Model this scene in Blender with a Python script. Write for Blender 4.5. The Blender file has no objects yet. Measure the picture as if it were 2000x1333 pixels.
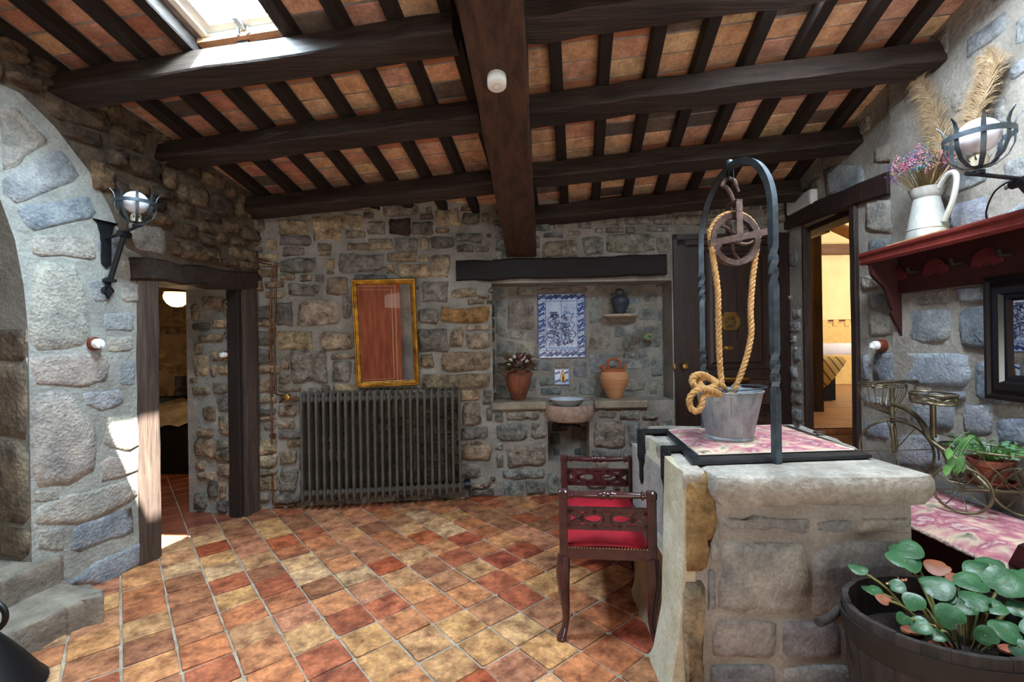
import bpy, bmesh, math, random
import numpy as np
from mathutils import Vector as V, Matrix
R = random.Random(7)
C = bpy.context.scene.collection
SC = bpy.context.scene

# ------------------------------------------------------------------ camera
F_PX, ROLL, EYE = 910.0, 0.016, 1.5
cam = bpy.data.cameras.new('camera'); cam.sensor_width = 36; cam.lens = F_PX / 2000 * 36
cam.clip_start = .03
camo = bpy.data.objects.new('camera', cam); C.objects.link(camo)
cr, sr = math.cos(ROLL), math.sin(ROLL)
camo.matrix_world = Matrix(((cr, sr, 0, 0), (0, 0, -1, 0), (-sr, cr, 0, EYE), (0, 0, 0, 1)))
SC.camera = camo
# ------------------------------------------------------------------ exposure, sky, sun, large lights
SC.view_settings.view_transform = 'Standard'; SC.view_settings.look = 'None'
SC.view_settings.gamma = 1; SC.view_settings.use_curve_mapping = False
SC.view_settings.exposure = 1.08
SC.cycles.caustics_reflective = False; SC.cycles.caustics_refractive = False
w = bpy.data.worlds.new('sky'); SC.world = w; w.use_nodes = True
w.node_tree.nodes['Background'].inputs[0].default_value = (.68, .86, 1, 1)
w.node_tree.nodes['Background'].inputs[1].default_value = 165
def aim(o, d):
    o.rotation_euler = V(d).to_track_quat('-Z', 'Y').to_euler()
SUN = V((-.327, .324, -.888)).normalized()
l = bpy.data.lights.new('sun', 'SUN'); l.energy = 60; l.angle = .012; l.color = (1, .95, .87)
o = bpy.data.objects.new('sun', l); C.objects.link(o); o.location = (4, -4, 9); aim(o, SUN)
def area(name, loc, d, sx, sy, e, col, portal=False):
    l = bpy.data.lights.new(name, 'AREA'); l.shape = 'RECTANGLE'; l.size = sx; l.size_y = sy
    l.energy = e; l.color = col
    if portal: l.cycles.is_portal = True
    o = bpy.data.objects.new(name, l); C.objects.link(o); o.location = loc; aim(o, d); return o
area('roof_window_right_daylight', (1.5, 1.9, 3.3), (.2, -.02, -1), 1.1, .5, 66, (.76, .88, 1))
area('fill_behind_viewer', (.85, -1.3, 1.0), (-.12, .75, .9), 2.0, 1.2, 42, (1, .95, .88))  # added fill from behind, tilted up at the ceiling; no window stands there
area('fill_left_overhead', (-1.35, .75, 3.6), (-.25, .4, -1), .9, .9, 40, (.74, .87, 1))  # added cool fill to brighten the left wall; no opening in the roof here

# ------------------------------------------------------------------ helpers
def ray(px, py):
    u, v = px - 1000., 666.5 - py
    return V(((u * cr + v * sr) / F_PX, 1, (-u * sr + v * cr) / F_PX))
EYEP = V((0, 0, EYE))
def on(px, py, P, n):
    r = ray(px, py); return EYEP + r * ((V(P) - EYEP).dot(n) / r.dot(n))
def aty(px, py, y): return EYEP + ray(px, py) * y
def atz(px, py, z): return on(px, py, (0, 0, z), V((0, 0, 1)))

MATS = {}
def nd(t, typ, **k):
    n = t.nodes.new(typ)
    for a, b in k.items():
        if a in n.inputs: n.inputs[a].default_value = b
        else: setattr(n, a, b)
    return n
def lin(c):
    return tuple((x / 255 / 12.92 if x / 255 <= .04045 else ((x / 255 + .055) / 1.055) ** 2.4) for x in c)
def mat(name, col, col2=None, rough=.6, rough2=None, metal=0, scale=6., sv=(1, 1, 1), detail=8, bump=0., bscale=30., bsv=None,
        objcol=False, lo=.35, hi=.65, spec=.4, fine=0., fscale=60., coat=0, transl=0, sheen=0, vor=0.):
    """noise mix of two sRGB colours, optional object tint, optional second fine speckle, bump"""
    if name in MATS: return MATS[name]
    m = bpy.data.materials.new(name); m.use_nodes = True; t = m.node_tree; L = t.links.new
    b = t.nodes['Principled BSDF']
    tc = nd(t, 'ShaderNodeTexCoord'); mp = nd(t, 'ShaderNodeMapping'); mp.inputs['Scale'].default_value = sv
    L(tc.outputs['Object'], mp.inputs[0])
    c1 = lin(col) + (1,); c2 = (lin(col2) if col2 else lin(col)) + (1,)
    no = nd(t, 'ShaderNodeTexNoise', Scale=scale, Detail=detail, Roughness=.62)
    L(mp.outputs[0], no.inputs['Vector'])
    rp = nd(t, 'ShaderNodeMapRange'); rp.inputs[1].default_value = lo; rp.inputs[2].default_value = hi
    L(no.outputs[0], rp.inputs[0])
    mx = nd(t, 'ShaderNodeMix', data_type='RGBA'); mx.inputs[6].default_value = c1; mx.inputs[7].default_value = c2
    L(rp.outputs[0], mx.inputs[0]); out = mx.outputs[2]
    if objcol:
        oi = nd(t, 'ShaderNodeObjectInfo'); m2 = nd(t, 'ShaderNodeMix', data_type='RGBA', blend_type='MULTIPLY')
        m2.inputs[0].default_value = 1; L(out, m2.inputs[6]); L(oi.outputs['Color'], m2.inputs[7]); out = m2.outputs[2]
    if fine:
        n2 = nd(t, 'ShaderNodeTexNoise', Scale=fscale, Detail=4, Roughness=.7); L(mp.outputs[0], n2.inputs['Vector'])
        r2 = nd(t, 'ShaderNodeMapRange'); r2.inputs[1].default_value = .3; r2.inputs[2].default_value = .7
        r2.inputs[3].default_value = 1 - fine; r2.inputs[4].default_value = 1 + fine
        L(n2.outputs[0], r2.inputs[0])
        m3 = nd(t, 'ShaderNodeMix', data_type='RGBA', blend_type='MULTIPLY'); m3.inputs[0].default_value = 1
        L(out, m3.inputs[6]); L(r2.outputs[0], m3.inputs[7]); out = m3.outputs[2]
    L(out, b.inputs['Base Color'])
    b.inputs['Roughness'].default_value = rough; b.inputs['Metallic'].default_value = metal
    b.inputs['Specular IOR Level'].default_value = spec; b.inputs['Coat Weight'].default_value = coat
    if sheen: b.inputs['Sheen Weight'].default_value = sheen; b.inputs['Sheen Tint'].default_value = c2
    if rough2 is not None:
        r3 = nd(t, 'ShaderNodeMapRange'); r3.inputs[3].default_value = rough; r3.inputs[4].default_value = rough2
        L(no.outputs[0], r3.inputs[0]); L(r3.outputs[0], b.inputs['Roughness'])
    if bump:
        mb = nd(t, 'ShaderNodeMapping'); mb.inputs['Scale'].default_value = bsv or sv; L(tc.outputs['Object'], mb.inputs[0])
        n3 = nd(t, 'ShaderNodeTexNoise', Scale=bscale, Detail=7, Roughness=.65); L(mb.outputs[0], n3.inputs['Vector'])
        h = n3.outputs[0]
        if vor:
            vo = nd(t, 'ShaderNodeTexVoronoi', Scale=bscale * 1.6); L(mb.outputs[0], vo.inputs['Vector'])
            ma = nd(t, 'ShaderNodeMath', operation='MULTIPLY_ADD'); ma.inputs[1].default_value = vor
            L(vo.outputs[0], ma.inputs[0]); L(h, ma.inputs[2]); h = ma.outputs[0]
        bp = nd(t, 'ShaderNodeBump', Strength=min(1, bump), Distance=.012 * max(1, bump)); L(h, bp.inputs['Height'])
        L(bp.outputs[0], b.inputs['Normal'])
    MATS[name] = m; return m

class MB:
    def __init__(s): s.v = []; s.f = []
    def add(s, vs, fs):
        k = len(s.v); s.v += [V(x) for x in vs]; s.f += [tuple(i + k for i in f) for f in fs]; return s
    def quadbox(s, bot, top):       # two matching rings
        n = len(bot); return s.add(list(bot) + list(top), [tuple(range(n - 1, -1, -1)), tuple(range(n, 2 * n))] + [(i, (i + 1) % n, n + (i + 1) % n, n + i) for i in range(n)])
    def box(s, c, d, ax=None):
        c = V(c); ex, ey, ez = ax or (V((1, 0, 0)), V((0, 1, 0)), V((0, 0, 1)))
        q = [(-1, -1), (1, -1), (1, 1), (-1, 1)]
        r = [[c + ex * (a * d[0] / 2) + ey * (b * d[1] / 2) + ez * (z * d[2] / 2) for a, b in q] for z in (-1, 1)]
        return s.quadbox(*r)
    def bbox(s, c, d, ax=None, bev=.1):   # box with chamfered long edges (8-gon section), slightly worn
        c = V(c); ex, ey, ez = ax or (V((1, 0, 0)), V((0, 1, 0)), V((0, 0, 1)))
        a, b = d[0] / 2, d[1] / 2; e = bev
        q = [(-a + e, -b), (a - e, -b), (a, -b + e), (a, b - e), (a - e, b), (-a + e, b), (-a, b - e), (-a, -b + e)]
        r = []
        for z, k in ((-d[2] / 2, 1 - e / max(a, b)), (-d[2] / 2 + e, 1), (d[2] / 2 - e, 1), (d[2] / 2, 1 - e / max(a, b))):
            r.append([c + ex * (x * k) + ey * (y * k) + ez * z for x, y in q])
        n = 8; vs = sum(r, []); fs = [tuple(range(n - 1, -1, -1)), tuple(range(3 * n, 4 * n))]
        for j in range(3): fs += [(j * n + i, j * n + (i + 1) % n, (j + 1) * n + (i + 1) % n, (j + 1) * n + i) for i in range(n)]
        return s.add(vs, fs)
    def beam(s, p0, p1, wd, ht, up=(0, 0, 1), bev=.008, wob=0, n=10):  # long timber between centre points
        p0, p1 = V(p0), V(p1); d = (p1 - p0).normalized(); e = d.cross(V(up)).normalized(); u = e.cross(d)
        a, b = wd / 2, ht / 2
        q = [(-a + bev, -b), (a - bev, -b), (a, -b + bev), (a, b - bev), (a - bev, b), (-a + bev, b), (-a, b - bev), (-a, -b + bev)]
        vs = []; fs = []
        for j in range(n + 1):
            c = p0.lerp(p1, j / n); jx, jy = R.uniform(-wob, wob), R.uniform(-wob, wob)
            vs += [c + e * (x + jx + R.uniform(-wob, wob) * .4) + u * (y + jy + R.uniform(-wob, wob) * .4) for x, y in q]
            if j: fs += [((j - 1) * 8 + i, (j - 1) * 8 + (i + 1) % 8, j * 8 + (i + 1) % 8, j * 8 + i) for i in range(8)]
        fs += [tuple(range(7, -1, -1)), tuple(range(n * 8, n * 8 + 8))]
        return s.add(vs, fs)
    def tube(s, pts, r, seg=8, closed=False, caps=True, flat=None):
        pts = [V(p) for p in pts]; n = len(pts); rs = r if isinstance(r, (list, tuple)) else [r] * n
        vs = []; fs = []; prev = None
        for i, p in enumerate(pts):
            a = pts[(i - 1) % n] if (closed or i) else p; b = pts[(i + 1) % n] if (closed or i < n - 1) else p
            d = (b - a); d = d.normalized() if d.length > 1e-9 else V((0, 0, 1))
            if prev is None:
                t = V((0, 0, 1)) if abs(d.z) < .9 else V((1, 0, 0)); e = d.cross(t).normalized()
            else:
                e = prev - d * prev.dot(d); e = e.normalized() if e.length > 1e-6 else d.orthogonal().normalized()
            prev = e; g = d.cross(e)
            for k in range(seg):
                an = 2 * math.pi * k / seg; vs.append(p + (e * math.cos(an) + g * math.sin(an)) * rs[i])
        m = n if closed else n - 1
        for i in range(m):
            j = (i + 1) % n
            fs += [(i * seg + k, i * seg + (k + 1) % seg, j * seg + (k + 1) % seg, j * seg + k) for k in range(seg)]
        if caps and not closed: fs += [tuple(range(seg - 1, -1, -1)), tuple(range((n - 1) * seg, n * seg))]
        return s.add(vs, fs)
    def lathe(s, prof, c=(0, 0, 0), seg=24, ax=None, sx=1, sy=1):
        c = V(c); ex, ey, ez = ax or (V((1, 0, 0)), V((0, 1, 0)), V((0, 0, 1)))
        vs = []; fs = []
        for r, z in prof:
            for k in range(seg):
                an = 2 * math.pi * k / seg; vs.append(c + ex * (r * sx * math.cos(an)) + ey * (r * sy * math.sin(an)) + ez * z)
        for i in range(len(prof) - 1):
            fs += [(i * seg + k, i * seg + (k + 1) % seg, (i + 1) * seg + (k + 1) % seg, (i + 1) * seg + k) for k in range(seg)]
        if prof[0] == prof[-1]: return s.add(vs, fs)
        if prof[0][0] > 1e-6: fs.append(tuple(range(seg - 1, -1, -1)))
        if prof[-1][0] > 1e-6: fs.append(tuple(range((len(prof) - 1) * seg, len(prof) * seg)))
        return s.add(vs, fs)
    def prism(s, poly, o, ex, ey, n, d0, d1):
        o = V(o); return s.quadbox([o + ex * a + ey * b + n * d0 for a, b in poly], [o + ex * a + ey * b + n * d1 for a, b in poly])
    def ribbon(s, pts, wd, o, ex, ey, n, d0, d1, closed=False):   # flat strip of the given width along a 2-d path, extruded
        P = [V((a, b)) for a, b in pts]; m = len(P); W = wd if isinstance(wd, (list, tuple)) else [wd] * m
        Lr = []; Rr = []
        for i, p in enumerate(P):
            a = P[(i - 1) % m] if (closed or i) else p; b = P[(i + 1) % m] if (closed or i < m - 1) else p
            d = (b - a); d = d.normalized() if d.length > 1e-9 else V((1, 0)); q = V((-d.y, d.x)) * (W[i] / 2)
            Lr.append(p + q); Rr.append(p - q)
        o = V(o); vs = []
        for dd in (d0, d1):
            for ring in (Lr, Rr): vs += [o + ex * p.x + ey * p.y + n * dd for p in ring]
        fs = []
        for i in range(m if closed else m - 1):
            j = (i + 1) % m
            fs += [(2 * m + i, 3 * m + i, 3 * m + j, 2 * m + j), (i, j, m + j, m + i), (i, 2 * m + i, 2 * m + j, j), (m + i, m + j, 3 * m + j, 3 * m + i)]
        if not closed: fs += [(0, m, 3 * m, 2 * m), (m - 1, 3 * m - 1, 4 * m - 1, 2 * m - 1)]
        return s.add(vs, fs)
    def ball(s, c, r, su=12, sv=8, ax=None, sc=(1, 1, 1)):
        return s.lathe([(max(1e-7, r * math.sin(math.pi * j / sv)) * 1, -r * sc[2] * math.cos(math.pi * j / sv)) for j in range(sv + 1)], c, su, ax, sc[0], sc[1])
    def mesh(s, name, smooth=38):
        me = bpy.data.meshes.new(name); me.from_pydata([tuple(x) for x in s.v], [], s.f); me.update()
        bm = bmesh.new(); bm.from_mesh(me); bmesh.ops.remove_doubles(bm, verts=bm.verts, dist=1e-6)
        bmesh.ops.recalc_face_normals(bm, faces=bm.faces); bm.to_mesh(me); bm.free()
        if smooth:
            me.polygons.foreach_set('use_smooth', [True] * len(me.polygons)); me.set_sharp_from_angle(angle=math.radians(smooth))
        return me
    def build(s, name, m, parent=None, smooth=38, color=None):
        return link(name, s.mesh(name, smooth), m, parent, color)
def link(name, me, m, parent=None, color=None):
    if m and not me.materials: me.materials.append(m)
    o = bpy.data.objects.new(name, me); C.objects.link(o)
    if color: o.color = (*color, 1)
    if parent is not None: put(o, parent)
    return o
def put(o, p):
    o.parent = p
    if p.type == 'EMPTY': o.matrix_parent_inverse = Matrix.Translation(-p.location)
def tag(o, label, cat, group=None):
    o['label'] = label; o['category'] = cat
    if group: o['group'] = group
    return o
def thing(name, label, cat, loc, group=None):
    o = bpy.data.objects.new(name, None); o.empty_display_size = .05; o.location = V(loc); C.objects.link(o); return tag(o, label, cat, group)
def struct(o): o['kind'] = 'structure'; return o
def stuff(o): o['kind'] = 'stuff'; return o
def pick(pal, j=.08):
    c = lin(R.choice(pal)); k = R.uniform(1 - j, 1 + j); return tuple(min(1, max(0, x * k * R.uniform(1 - j * .2, 1 + j * .2))) for x in c)
def arc(c, r, a0, a1, n, ex, ey, ry=None):
    c = V(c); ry = ry or r
    return [c + ex * (r * math.cos(math.radians(a0 + (a1 - a0) * i / n))) + ey * (ry * math.sin(math.radians(a0 + (a1 - a0) * i / n))) for i in range(n + 1)]
def arc2(cx, cy, r, a0, a1, n=10, ry=None):
    ry = ry or r; return [(cx + r * math.cos(math.radians(a0 + (a1 - a0) * i / n)), cy + ry * math.sin(math.radians(a0 + (a1 - a0) * i / n))) for i in range(n + 1)]
def spiral2(cx, cy, r0, r1, a0, turns, n=14):
    return [(cx + (r0 + (r1 - r0) * i / n) * math.cos(math.radians(a0) + turns * 6.283 * i / n), cy + (r0 + (r1 - r0) * i / n) * math.sin(math.radians(a0) + turns * 6.283 * i / n)) for i in range(n + 1)]
def smoothpath(pts, k=6):           # catmull-rom
    P = [V(p) for p in pts]; out = []
    for i in range(len(P) - 1):
        p0, p1, p2, p3 = P[max(0, i - 1)], P[i], P[i + 1], P[min(len(P) - 1, i + 2)]
        for j in range(k):
            t = j / k; out.append(.5 * ((2 * p1) + (p2 - p0) * t + (2 * p0 - 5 * p1 + 4 * p2 - p3) * t * t + (3 * p1 - p0 - 3 * p2 + p3) * t ** 3))
    return out + [P[-1]]
X, Y, Z = V((1, 0, 0)), V((0, 1, 0)), V((0, 0, 1))

# ------------------------------------------------------------------ materials
mortar = mat('mortar', (158, 152, 142), (120, 115, 106), rough=.9, scale=3.5, bump=.8, bscale=26, fine=.22, fscale=70, vor=.3)
mortar_l = mat('pale_mortar', (166, 167, 160), (132, 131, 124), rough=.9, scale=3.5, bump=.9, bscale=26, fine=.22, fscale=70, vor=.3)
mortar_r = mat('grey_mortar', (170, 164, 154), (132, 127, 118), rough=.9, scale=3, bump=.9, bscale=22, fine=.22, fscale=70, vor=.3)
stone_l = mat('dressed_stone', (255, 252, 248), (186, 188, 192), rough=.92, scale=7, objcol=True, bump=1.4, bscale=34, fine=.26, fscale=60, lo=.36, hi=.66, vor=.3, spec=.15)
mortar_u = mat('shaded_earthy_mortar', (112, 98, 82), (78, 68, 57), rough=.95, scale=6, bump=1.6, bscale=18, fine=.25, vor=.3)  # brown rubble mortar; shade under the roof is mixed into its tone
stone_m = mat('stone', (255, 252, 246), (158, 158, 158), rough=.82, scale=9, objcol=True, bump=1.6, bscale=22, fine=.3, fscale=55, lo=.36, hi=.66, vor=.35)
rubble_m = mat('rubble_stone', (255, 248, 238), (132, 129, 126), rough=.85, scale=12, objcol=True, bump=2.2, bscale=17, fine=.32, fscale=50, lo=.36, hi=.66, vor=.4)
tile_m = mat('terracotta_floor', (255, 240, 218), (150, 126, 112), rough=.45, rough2=.8, scale=10, sv=(1, 1, 1), objcol=True, bump=.6, bscale=38, fine=.34, fscale=48, lo=.36, hi=.66, spec=.35)
grout_m = mat('floor_grout', (182, 166, 146), (140, 124, 108), rough=.9, scale=8, bump=.4, bscale=60, fine=.2)
brick_m = mat('roof_brick', (255, 248, 238), (196, 180, 168), rough=.85, scale=9, objcol=True, bump=.5, bscale=45, fine=.25, fscale=50, lo=.4, hi=.7)
roofm = mat('roof_mortar', (164, 156, 146), (120, 112, 104), rough=.95, scale=10, bump=.5)
wood_x = mat('old_oak_across', (66, 52, 43), (36, 28, 24), rough=.62, scale=5, sv=(.35, 5, 5), bump=.9, bscale=9, bsv=(.3, 7, 7), fine=.3, fscale=30)
wood_y = mat('old_oak_along', (84, 59, 44), (50, 34, 27), rough=.6, scale=5, sv=(5, .35, 5), bump=.6, bscale=9, bsv=(7, .3, 7), fine=.25, fscale=30)
wood_r = mat('old_oak_rafter', (44, 33, 27), (25, 19, 17), rough=.7, scale=6, sv=(6, .5, 6), bump=.5, bscale=9)
wood_z = mat('old_oak_upright', (92, 74, 63), (54, 43, 38), rough=.66, scale=5, sv=(6, 6, .4), bump=.9, bscale=9, bsv=(8, 8, .4), fine=.25, fscale=25)
wood_dark = mat('dark_lintel_oak', (30, 24, 22), (17, 14, 13), rough=.7, scale=5, sv=(.4, 5, 5), bump=.7, bscale=10, bsv=(.4, 7, 7))
door_m = mat('dark_door_wood', (52, 33, 27), (34, 21, 18), rough=.38, scale=6, sv=(6, 6, .5), bump=.15, bscale=14, spec=.5)
iron = mat('wrought_iron', (50, 54, 60), (34, 36, 40), rough=.42, metal=.5, scale=20, bump=.3, bscale=60)
iron_blue = mat('galvanised_iron', (96, 108, 116), (66, 74, 80), rough=.42, metal=.7, scale=14, bump=.2, bscale=60)
rust = mat('rusty_iron', (112, 88, 78), (64, 50, 46), rough=.7, metal=.35, scale=18, bump=.5, bscale=60, fine=.2)
white_m = mat('white_paint', (235, 235, 230), (222, 222, 214), rough=.4)
porc = mat('porcelain', (240, 240, 240), rough=.18, spec=.6)
brown_cer = mat('brown_ceramic', (120, 58, 40), (92, 40, 28), rough=.3)
brass = mat('old_brass', (190, 152, 84), (140, 104, 52), rough=.32, metal=.9, scale=20)
gold = mat('gilt', (206, 152, 58), (122, 82, 26), rough=.36, metal=.85, scale=14, bump=.3, bscale=60)
copper = mat('copper_pipe', (124, 80, 54), (84, 52, 36), rough=.45, metal=.6, scale=8)
# ------------------------------------------------------------------ room frames
class Wall:
    def __init__(s, O, ex, n): s.O, s.ex, s.n = V(O), V(ex).normalized(), V(n).normalized()
    def st(s, px, py, d=0): p = on(px, py, s.O + s.n * d, s.n) - s.O; return (p.dot(s.ex), p.z)
    def p(s, a, t, d=0): return s.O + s.ex * a + Z * t + s.n * d
    def ax(s): return (s.ex, s.n, Z)
LW = Wall((-2.53, 3.35, 0), (.2419, .9703, 0), (.9703, -.2419, 0))
BA = Wall((-2.32, 4.247, 0), (2.13, .258, 0), (.1203, -.9927, 0))
BB = Wall((-.19, 4.505, 0), (2.86, -.025, 0), (-.0087, -1, 0))
RW = Wall((2.67, 4.48, 0), (-.0698, -.9976, 0), (-.9976, .0698, 0))
RN = V((-.017, .238, .971)).normalized(); RV = V((.135, .963, -.233)).normalized(); RU = RV.cross(RN).normalized(); RO = V((-.47, 4.47, 2.83))
def rp(u, v, w=0): return RO + RU * u + RV * v + RN * w
def zr(p): p = V(p); return RO.z - (RN.x * (p.x - RO.x) + RN.y * (p.y - RO.y)) / RN.z
def zw(W, s): return zr(W.p(s, 0)) + .035
def wallmesh(name, W, polys, th=.5, m=mortar):
    b = MB()
    for q in polys:
        d0, d1 = (q[1] if isinstance(q[1][0], (int, float)) and len(q) == 2 and len(q[1]) == 2 and isinstance(q[0], list) else (-th, 0)), None
        poly = q[0] if isinstance(q[0], list) else q
        b.prism(poly, W.O, W.ex, Z, W.n, d0[0], d0[1])
    return struct(b.build(name, m, smooth=0))
# left wall: arch, doorway
dl0 = LW.st(312, 1000)[0]; dl1 = LW.st(477, 900)[0]; dlt = (LW.st(312, 541)[1] + LW.st(472, 566)[1]) / 2
arch = [(-.758, 0), (-.758, 1.6), (-.775, 1.85), (-.81, 2.1), (-.87, 2.31), (-.97, 2.5), (-1.12, 2.66), (-1.32, 2.74)]
archm = [(-2.64 - a, t) for a, t in arch]
top = lambda W, *ss: [(s, zw(W, s)) for s in ss]
wl = wallmesh('wall_left', LW, m=mortar_l, polys=[
    arch[:5] + top(LW, -.87)[:1] + top(LW, dl0) + [(dl0, 0)],
    [arch[4], arch[5], arch[6], arch[7]] + top(LW, -1.32, -.87),
    [(dl0, dlt), (dl1, dlt)] + top(LW, dl1, dl0),
    [(dl1, 0), (1.3, 0)] + top(LW, 1.3, dl1),
    [archm[0]] + archm[1:] + top(LW, -1.32, -5.4) + [(-5.4, 0)]])
# back wall
nz0, nz1 = .905, 2.06; ns1 = BB.st(1258, 700)[0]; sk0 = BB.st(1070, 860)[0]; sk1 = BB.st(1151, 860)[0]; cd0 = BB.st(1315, 600)[0]
cdt = BB.st(1400, 458)[1]; bl = (V((2.67, 4.48, 0)) - BB.O).dot(BB.ex)
wb = wallmesh('wall_back', BB, [
    [(-.0, 0), (sk0, 0), (sk0, nz0), (0, nz0)], [(sk0, 0), (sk1, 0), (sk1, .33), (sk0, .33)], [(sk0, .72), (sk1, .72), (sk1, nz0), (sk0, nz0)],
    [(sk1, 0), (cd0, 0), (cd0, nz0), (sk1, nz0)], [(cd0 - .012, nz0), (cd0, nz0), (cd0, nz1), (cd0 - .012, nz1)],
    [(0, nz1), (cd0, nz1)] + top(BB, cd0, 0), [(cd0, cdt), (bl + .4, cdt)] + top(BB, bl + .4, cd0),
    [[(-.3, nz0 - .05), (cd0, nz0 - .05), (cd0, nz1 + .1), (-.3, nz1 + .1)], (-.6, -.3)],
    [[(sk0 - .1, .1), (sk1 + .1, .1), (sk1 + .1, .9), (sk0 - .1, .9)], (-.5, -.24)]])
b = MB()
La = (V((-.19, 4.505, 0)) - BA.O).length
b.prism([(-.6, 0), (La, 0)] + top(BA, La, -.6), BA.O, BA.ex, Z, BA.n, -.5, 0)
wba = struct(b.build('wall_back', mortar, smooth=0))
# right wall
dr0, dr1 = RW.st(1569, 600)[0], RW.st(1668, 600)[0]; drt = RW.st(1668, 400)[1]; flo = .56
wr = wallmesh('wall_right', RW, m=mortar_r, polys=[
    [(-.5, 0), (dr0, 0)] + top(RW, dr0, -.5), [(dr0, drt), (dr1, drt)] + top(RW, dr1, dr0), [(dr0, 0), (dr1, 0), (dr1, .34), (dr0, .34)],
    [(dr1, 0), (6.2, 0)] + top(RW, 6.2, dr1)], th=.06)
struct(MB().box((-.7, -1.75, 2.2), (7.4, .4, 4.6)).build('wall_front', mortar))
floor = struct(MB().box((-1.6, 3.4, -.051), (9.6, 11, .1)).build('floor', grout_m))

# ------------------------------------------------------------------ ceiling: slab with the roof window opening, rafters, bricks
SK = (-1.0, -.5, -2.66, -2.015)
ceil = MB()
for (u0, u1, v0, v1) in ((-4, SK[0], -6.6, .9), (SK[1], 4.2, -6.6, .9), (SK[0], SK[1], -6.6, SK[2]), (SK[0], SK[1], SK[3], .9)):
    ceil.prism([(u0, v0), (u1, v0), (u1, v1), (u0, v1)], RO, RU, RV, RN, .012, .1)
ceil = struct(ceil.build('ceiling', roofm, smooth=0))
RAF = [-2.28, -1.97, -1.665, -1.365, -1.07, -.77, -.465, -.16, .135, .43, .70, .985, 1.275, 1.57, 1.86, 2.15, 2.44, 2.735, 3.02, 3.31]
for u in RAF:
    for v0, v1 in (((-6, SK[2] - .06), (SK[3] + .02, .3)) if abs(u + .77) < .01 else ((-6, .3),)):
        MB().beam(rp(u, v0, -.042), rp(u, v1, -.042), .074, .086, RN, .006, .0035, 12).build('rafter', wood_r, ceil)
PUR = [(-2.72, -2.72), (-2.03, -2.03), (-1.385, -1.37), (-.61, -.63), (None, .035)]
def grey(p, k): return [tuple(int(x * (1 - k) + k * sum(c) / 3) for x in c) for c in p]
def hidden(p):     # is a roof point behind a beam as seen from the room's entrance
    q = EYEP - p; rel = p - RO; u, v, w = rel.dot(RU), rel.dot(RV), rel.dot(RN); du, dv, dw = q.dot(RU), q.dot(RV), q.dot(RN)
    for a, c in PUR[1:]:
        vf = a if u < .5 else c
        if vf is None: continue
        for w_ in (-.09, -.12, -.15, -.18, -.21):
            t = (w_ - w) / dw
            if vf < v + dv * t < vf + .16: return True
    for k in range(12):
        t = k / 40; x = p + q * t
        if abs(x.x - (.107 + (x.y - 4.5) * .073)) < .145 and x.z > 2.312 - .26 * (x.y - 4.5): return True
    return False
BPAL = [(218, 154, 104), (222, 160, 110), (212, 140, 96), (226, 172, 118), (204, 130, 98), (228, 182, 122), (200, 126, 92), (222, 156, 98), (212, 146, 114)]
BL = [(198, 126, 106), (206, 136, 112), (194, 122, 100), (214, 152, 116)]
SOOT = [(104, 98, 94), (120, 108, 98), (92, 84, 80)]
BPAL = [tuple(int(x + (255 - x) * .3) for x in c) for c in grey(BPAL, .04)]; BL = [tuple(int(x + (255 - x) * .12) for x in c) for c in grey(BL, .1)]
rest = MB(); nb = 0; bmesh_cache = {}
for i in range(len(RAF) - 1):
    u0, u1 = RAF[i] + .03, RAF[i + 1] - .03
    off = R.uniform(0, .05)
    for j in range(34):
        v0 = -4.4 + j * .146 + off; v1 = v0 + .135
        if u1 > SK[0] - .02 and u0 < SK[1] + .02 and v1 > SK[2] and v0 < SK[3]: continue
        a, c = rp(u0, v0), rp(u1, v1); m = (a + c) / 2
        d = m - EYEP
        vis = d.y > .4 and abs(d.x / d.y * F_PX + (d.z / d.y * F_PX) * -sr) < 1050 and d.z / d.y * F_PX < 760 and not hidden(m) and v0 < .12
        k = R.uniform(.0, .006)
        bb = MB()
        pts0 = [(u0, v0), (u1, v0), (u1, v1), (u0, v1)]; e = .005
        pts1 = [(u0 + e, v0 + e), (u1 - e, v0 + e), (u1 - e, v1 - e), (u0 + e, v1 - e)]
        pts1 = [(a_ + R.uniform(-.003, .003), b_ + R.uniform(-.003, .003)) for a_, b_ in pts1]
        bb.quadbox([rp(a_, b_, .02) for a_, b_ in pts0], [rp(a_, b_, .002 + k) for a_, b_ in pts1])
        if vis and nb < 300:
            pal = SOOT if R.random() < .12 else (BL if u1 < -.9 and R.random() < .7 else BPAL)
            bb.build('brick', brick_m, ceil, smooth=0, color=pick(pal, .1)); nb += 1
        else: rest.add(bb.v, bb.f)
stuff(rest.build('brick_infill', mat('roof_brick_plain', (196, 132, 94), (150, 96, 72), rough=.9, scale=4), ceil, smooth=0))
print('bricks', nb)
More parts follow.
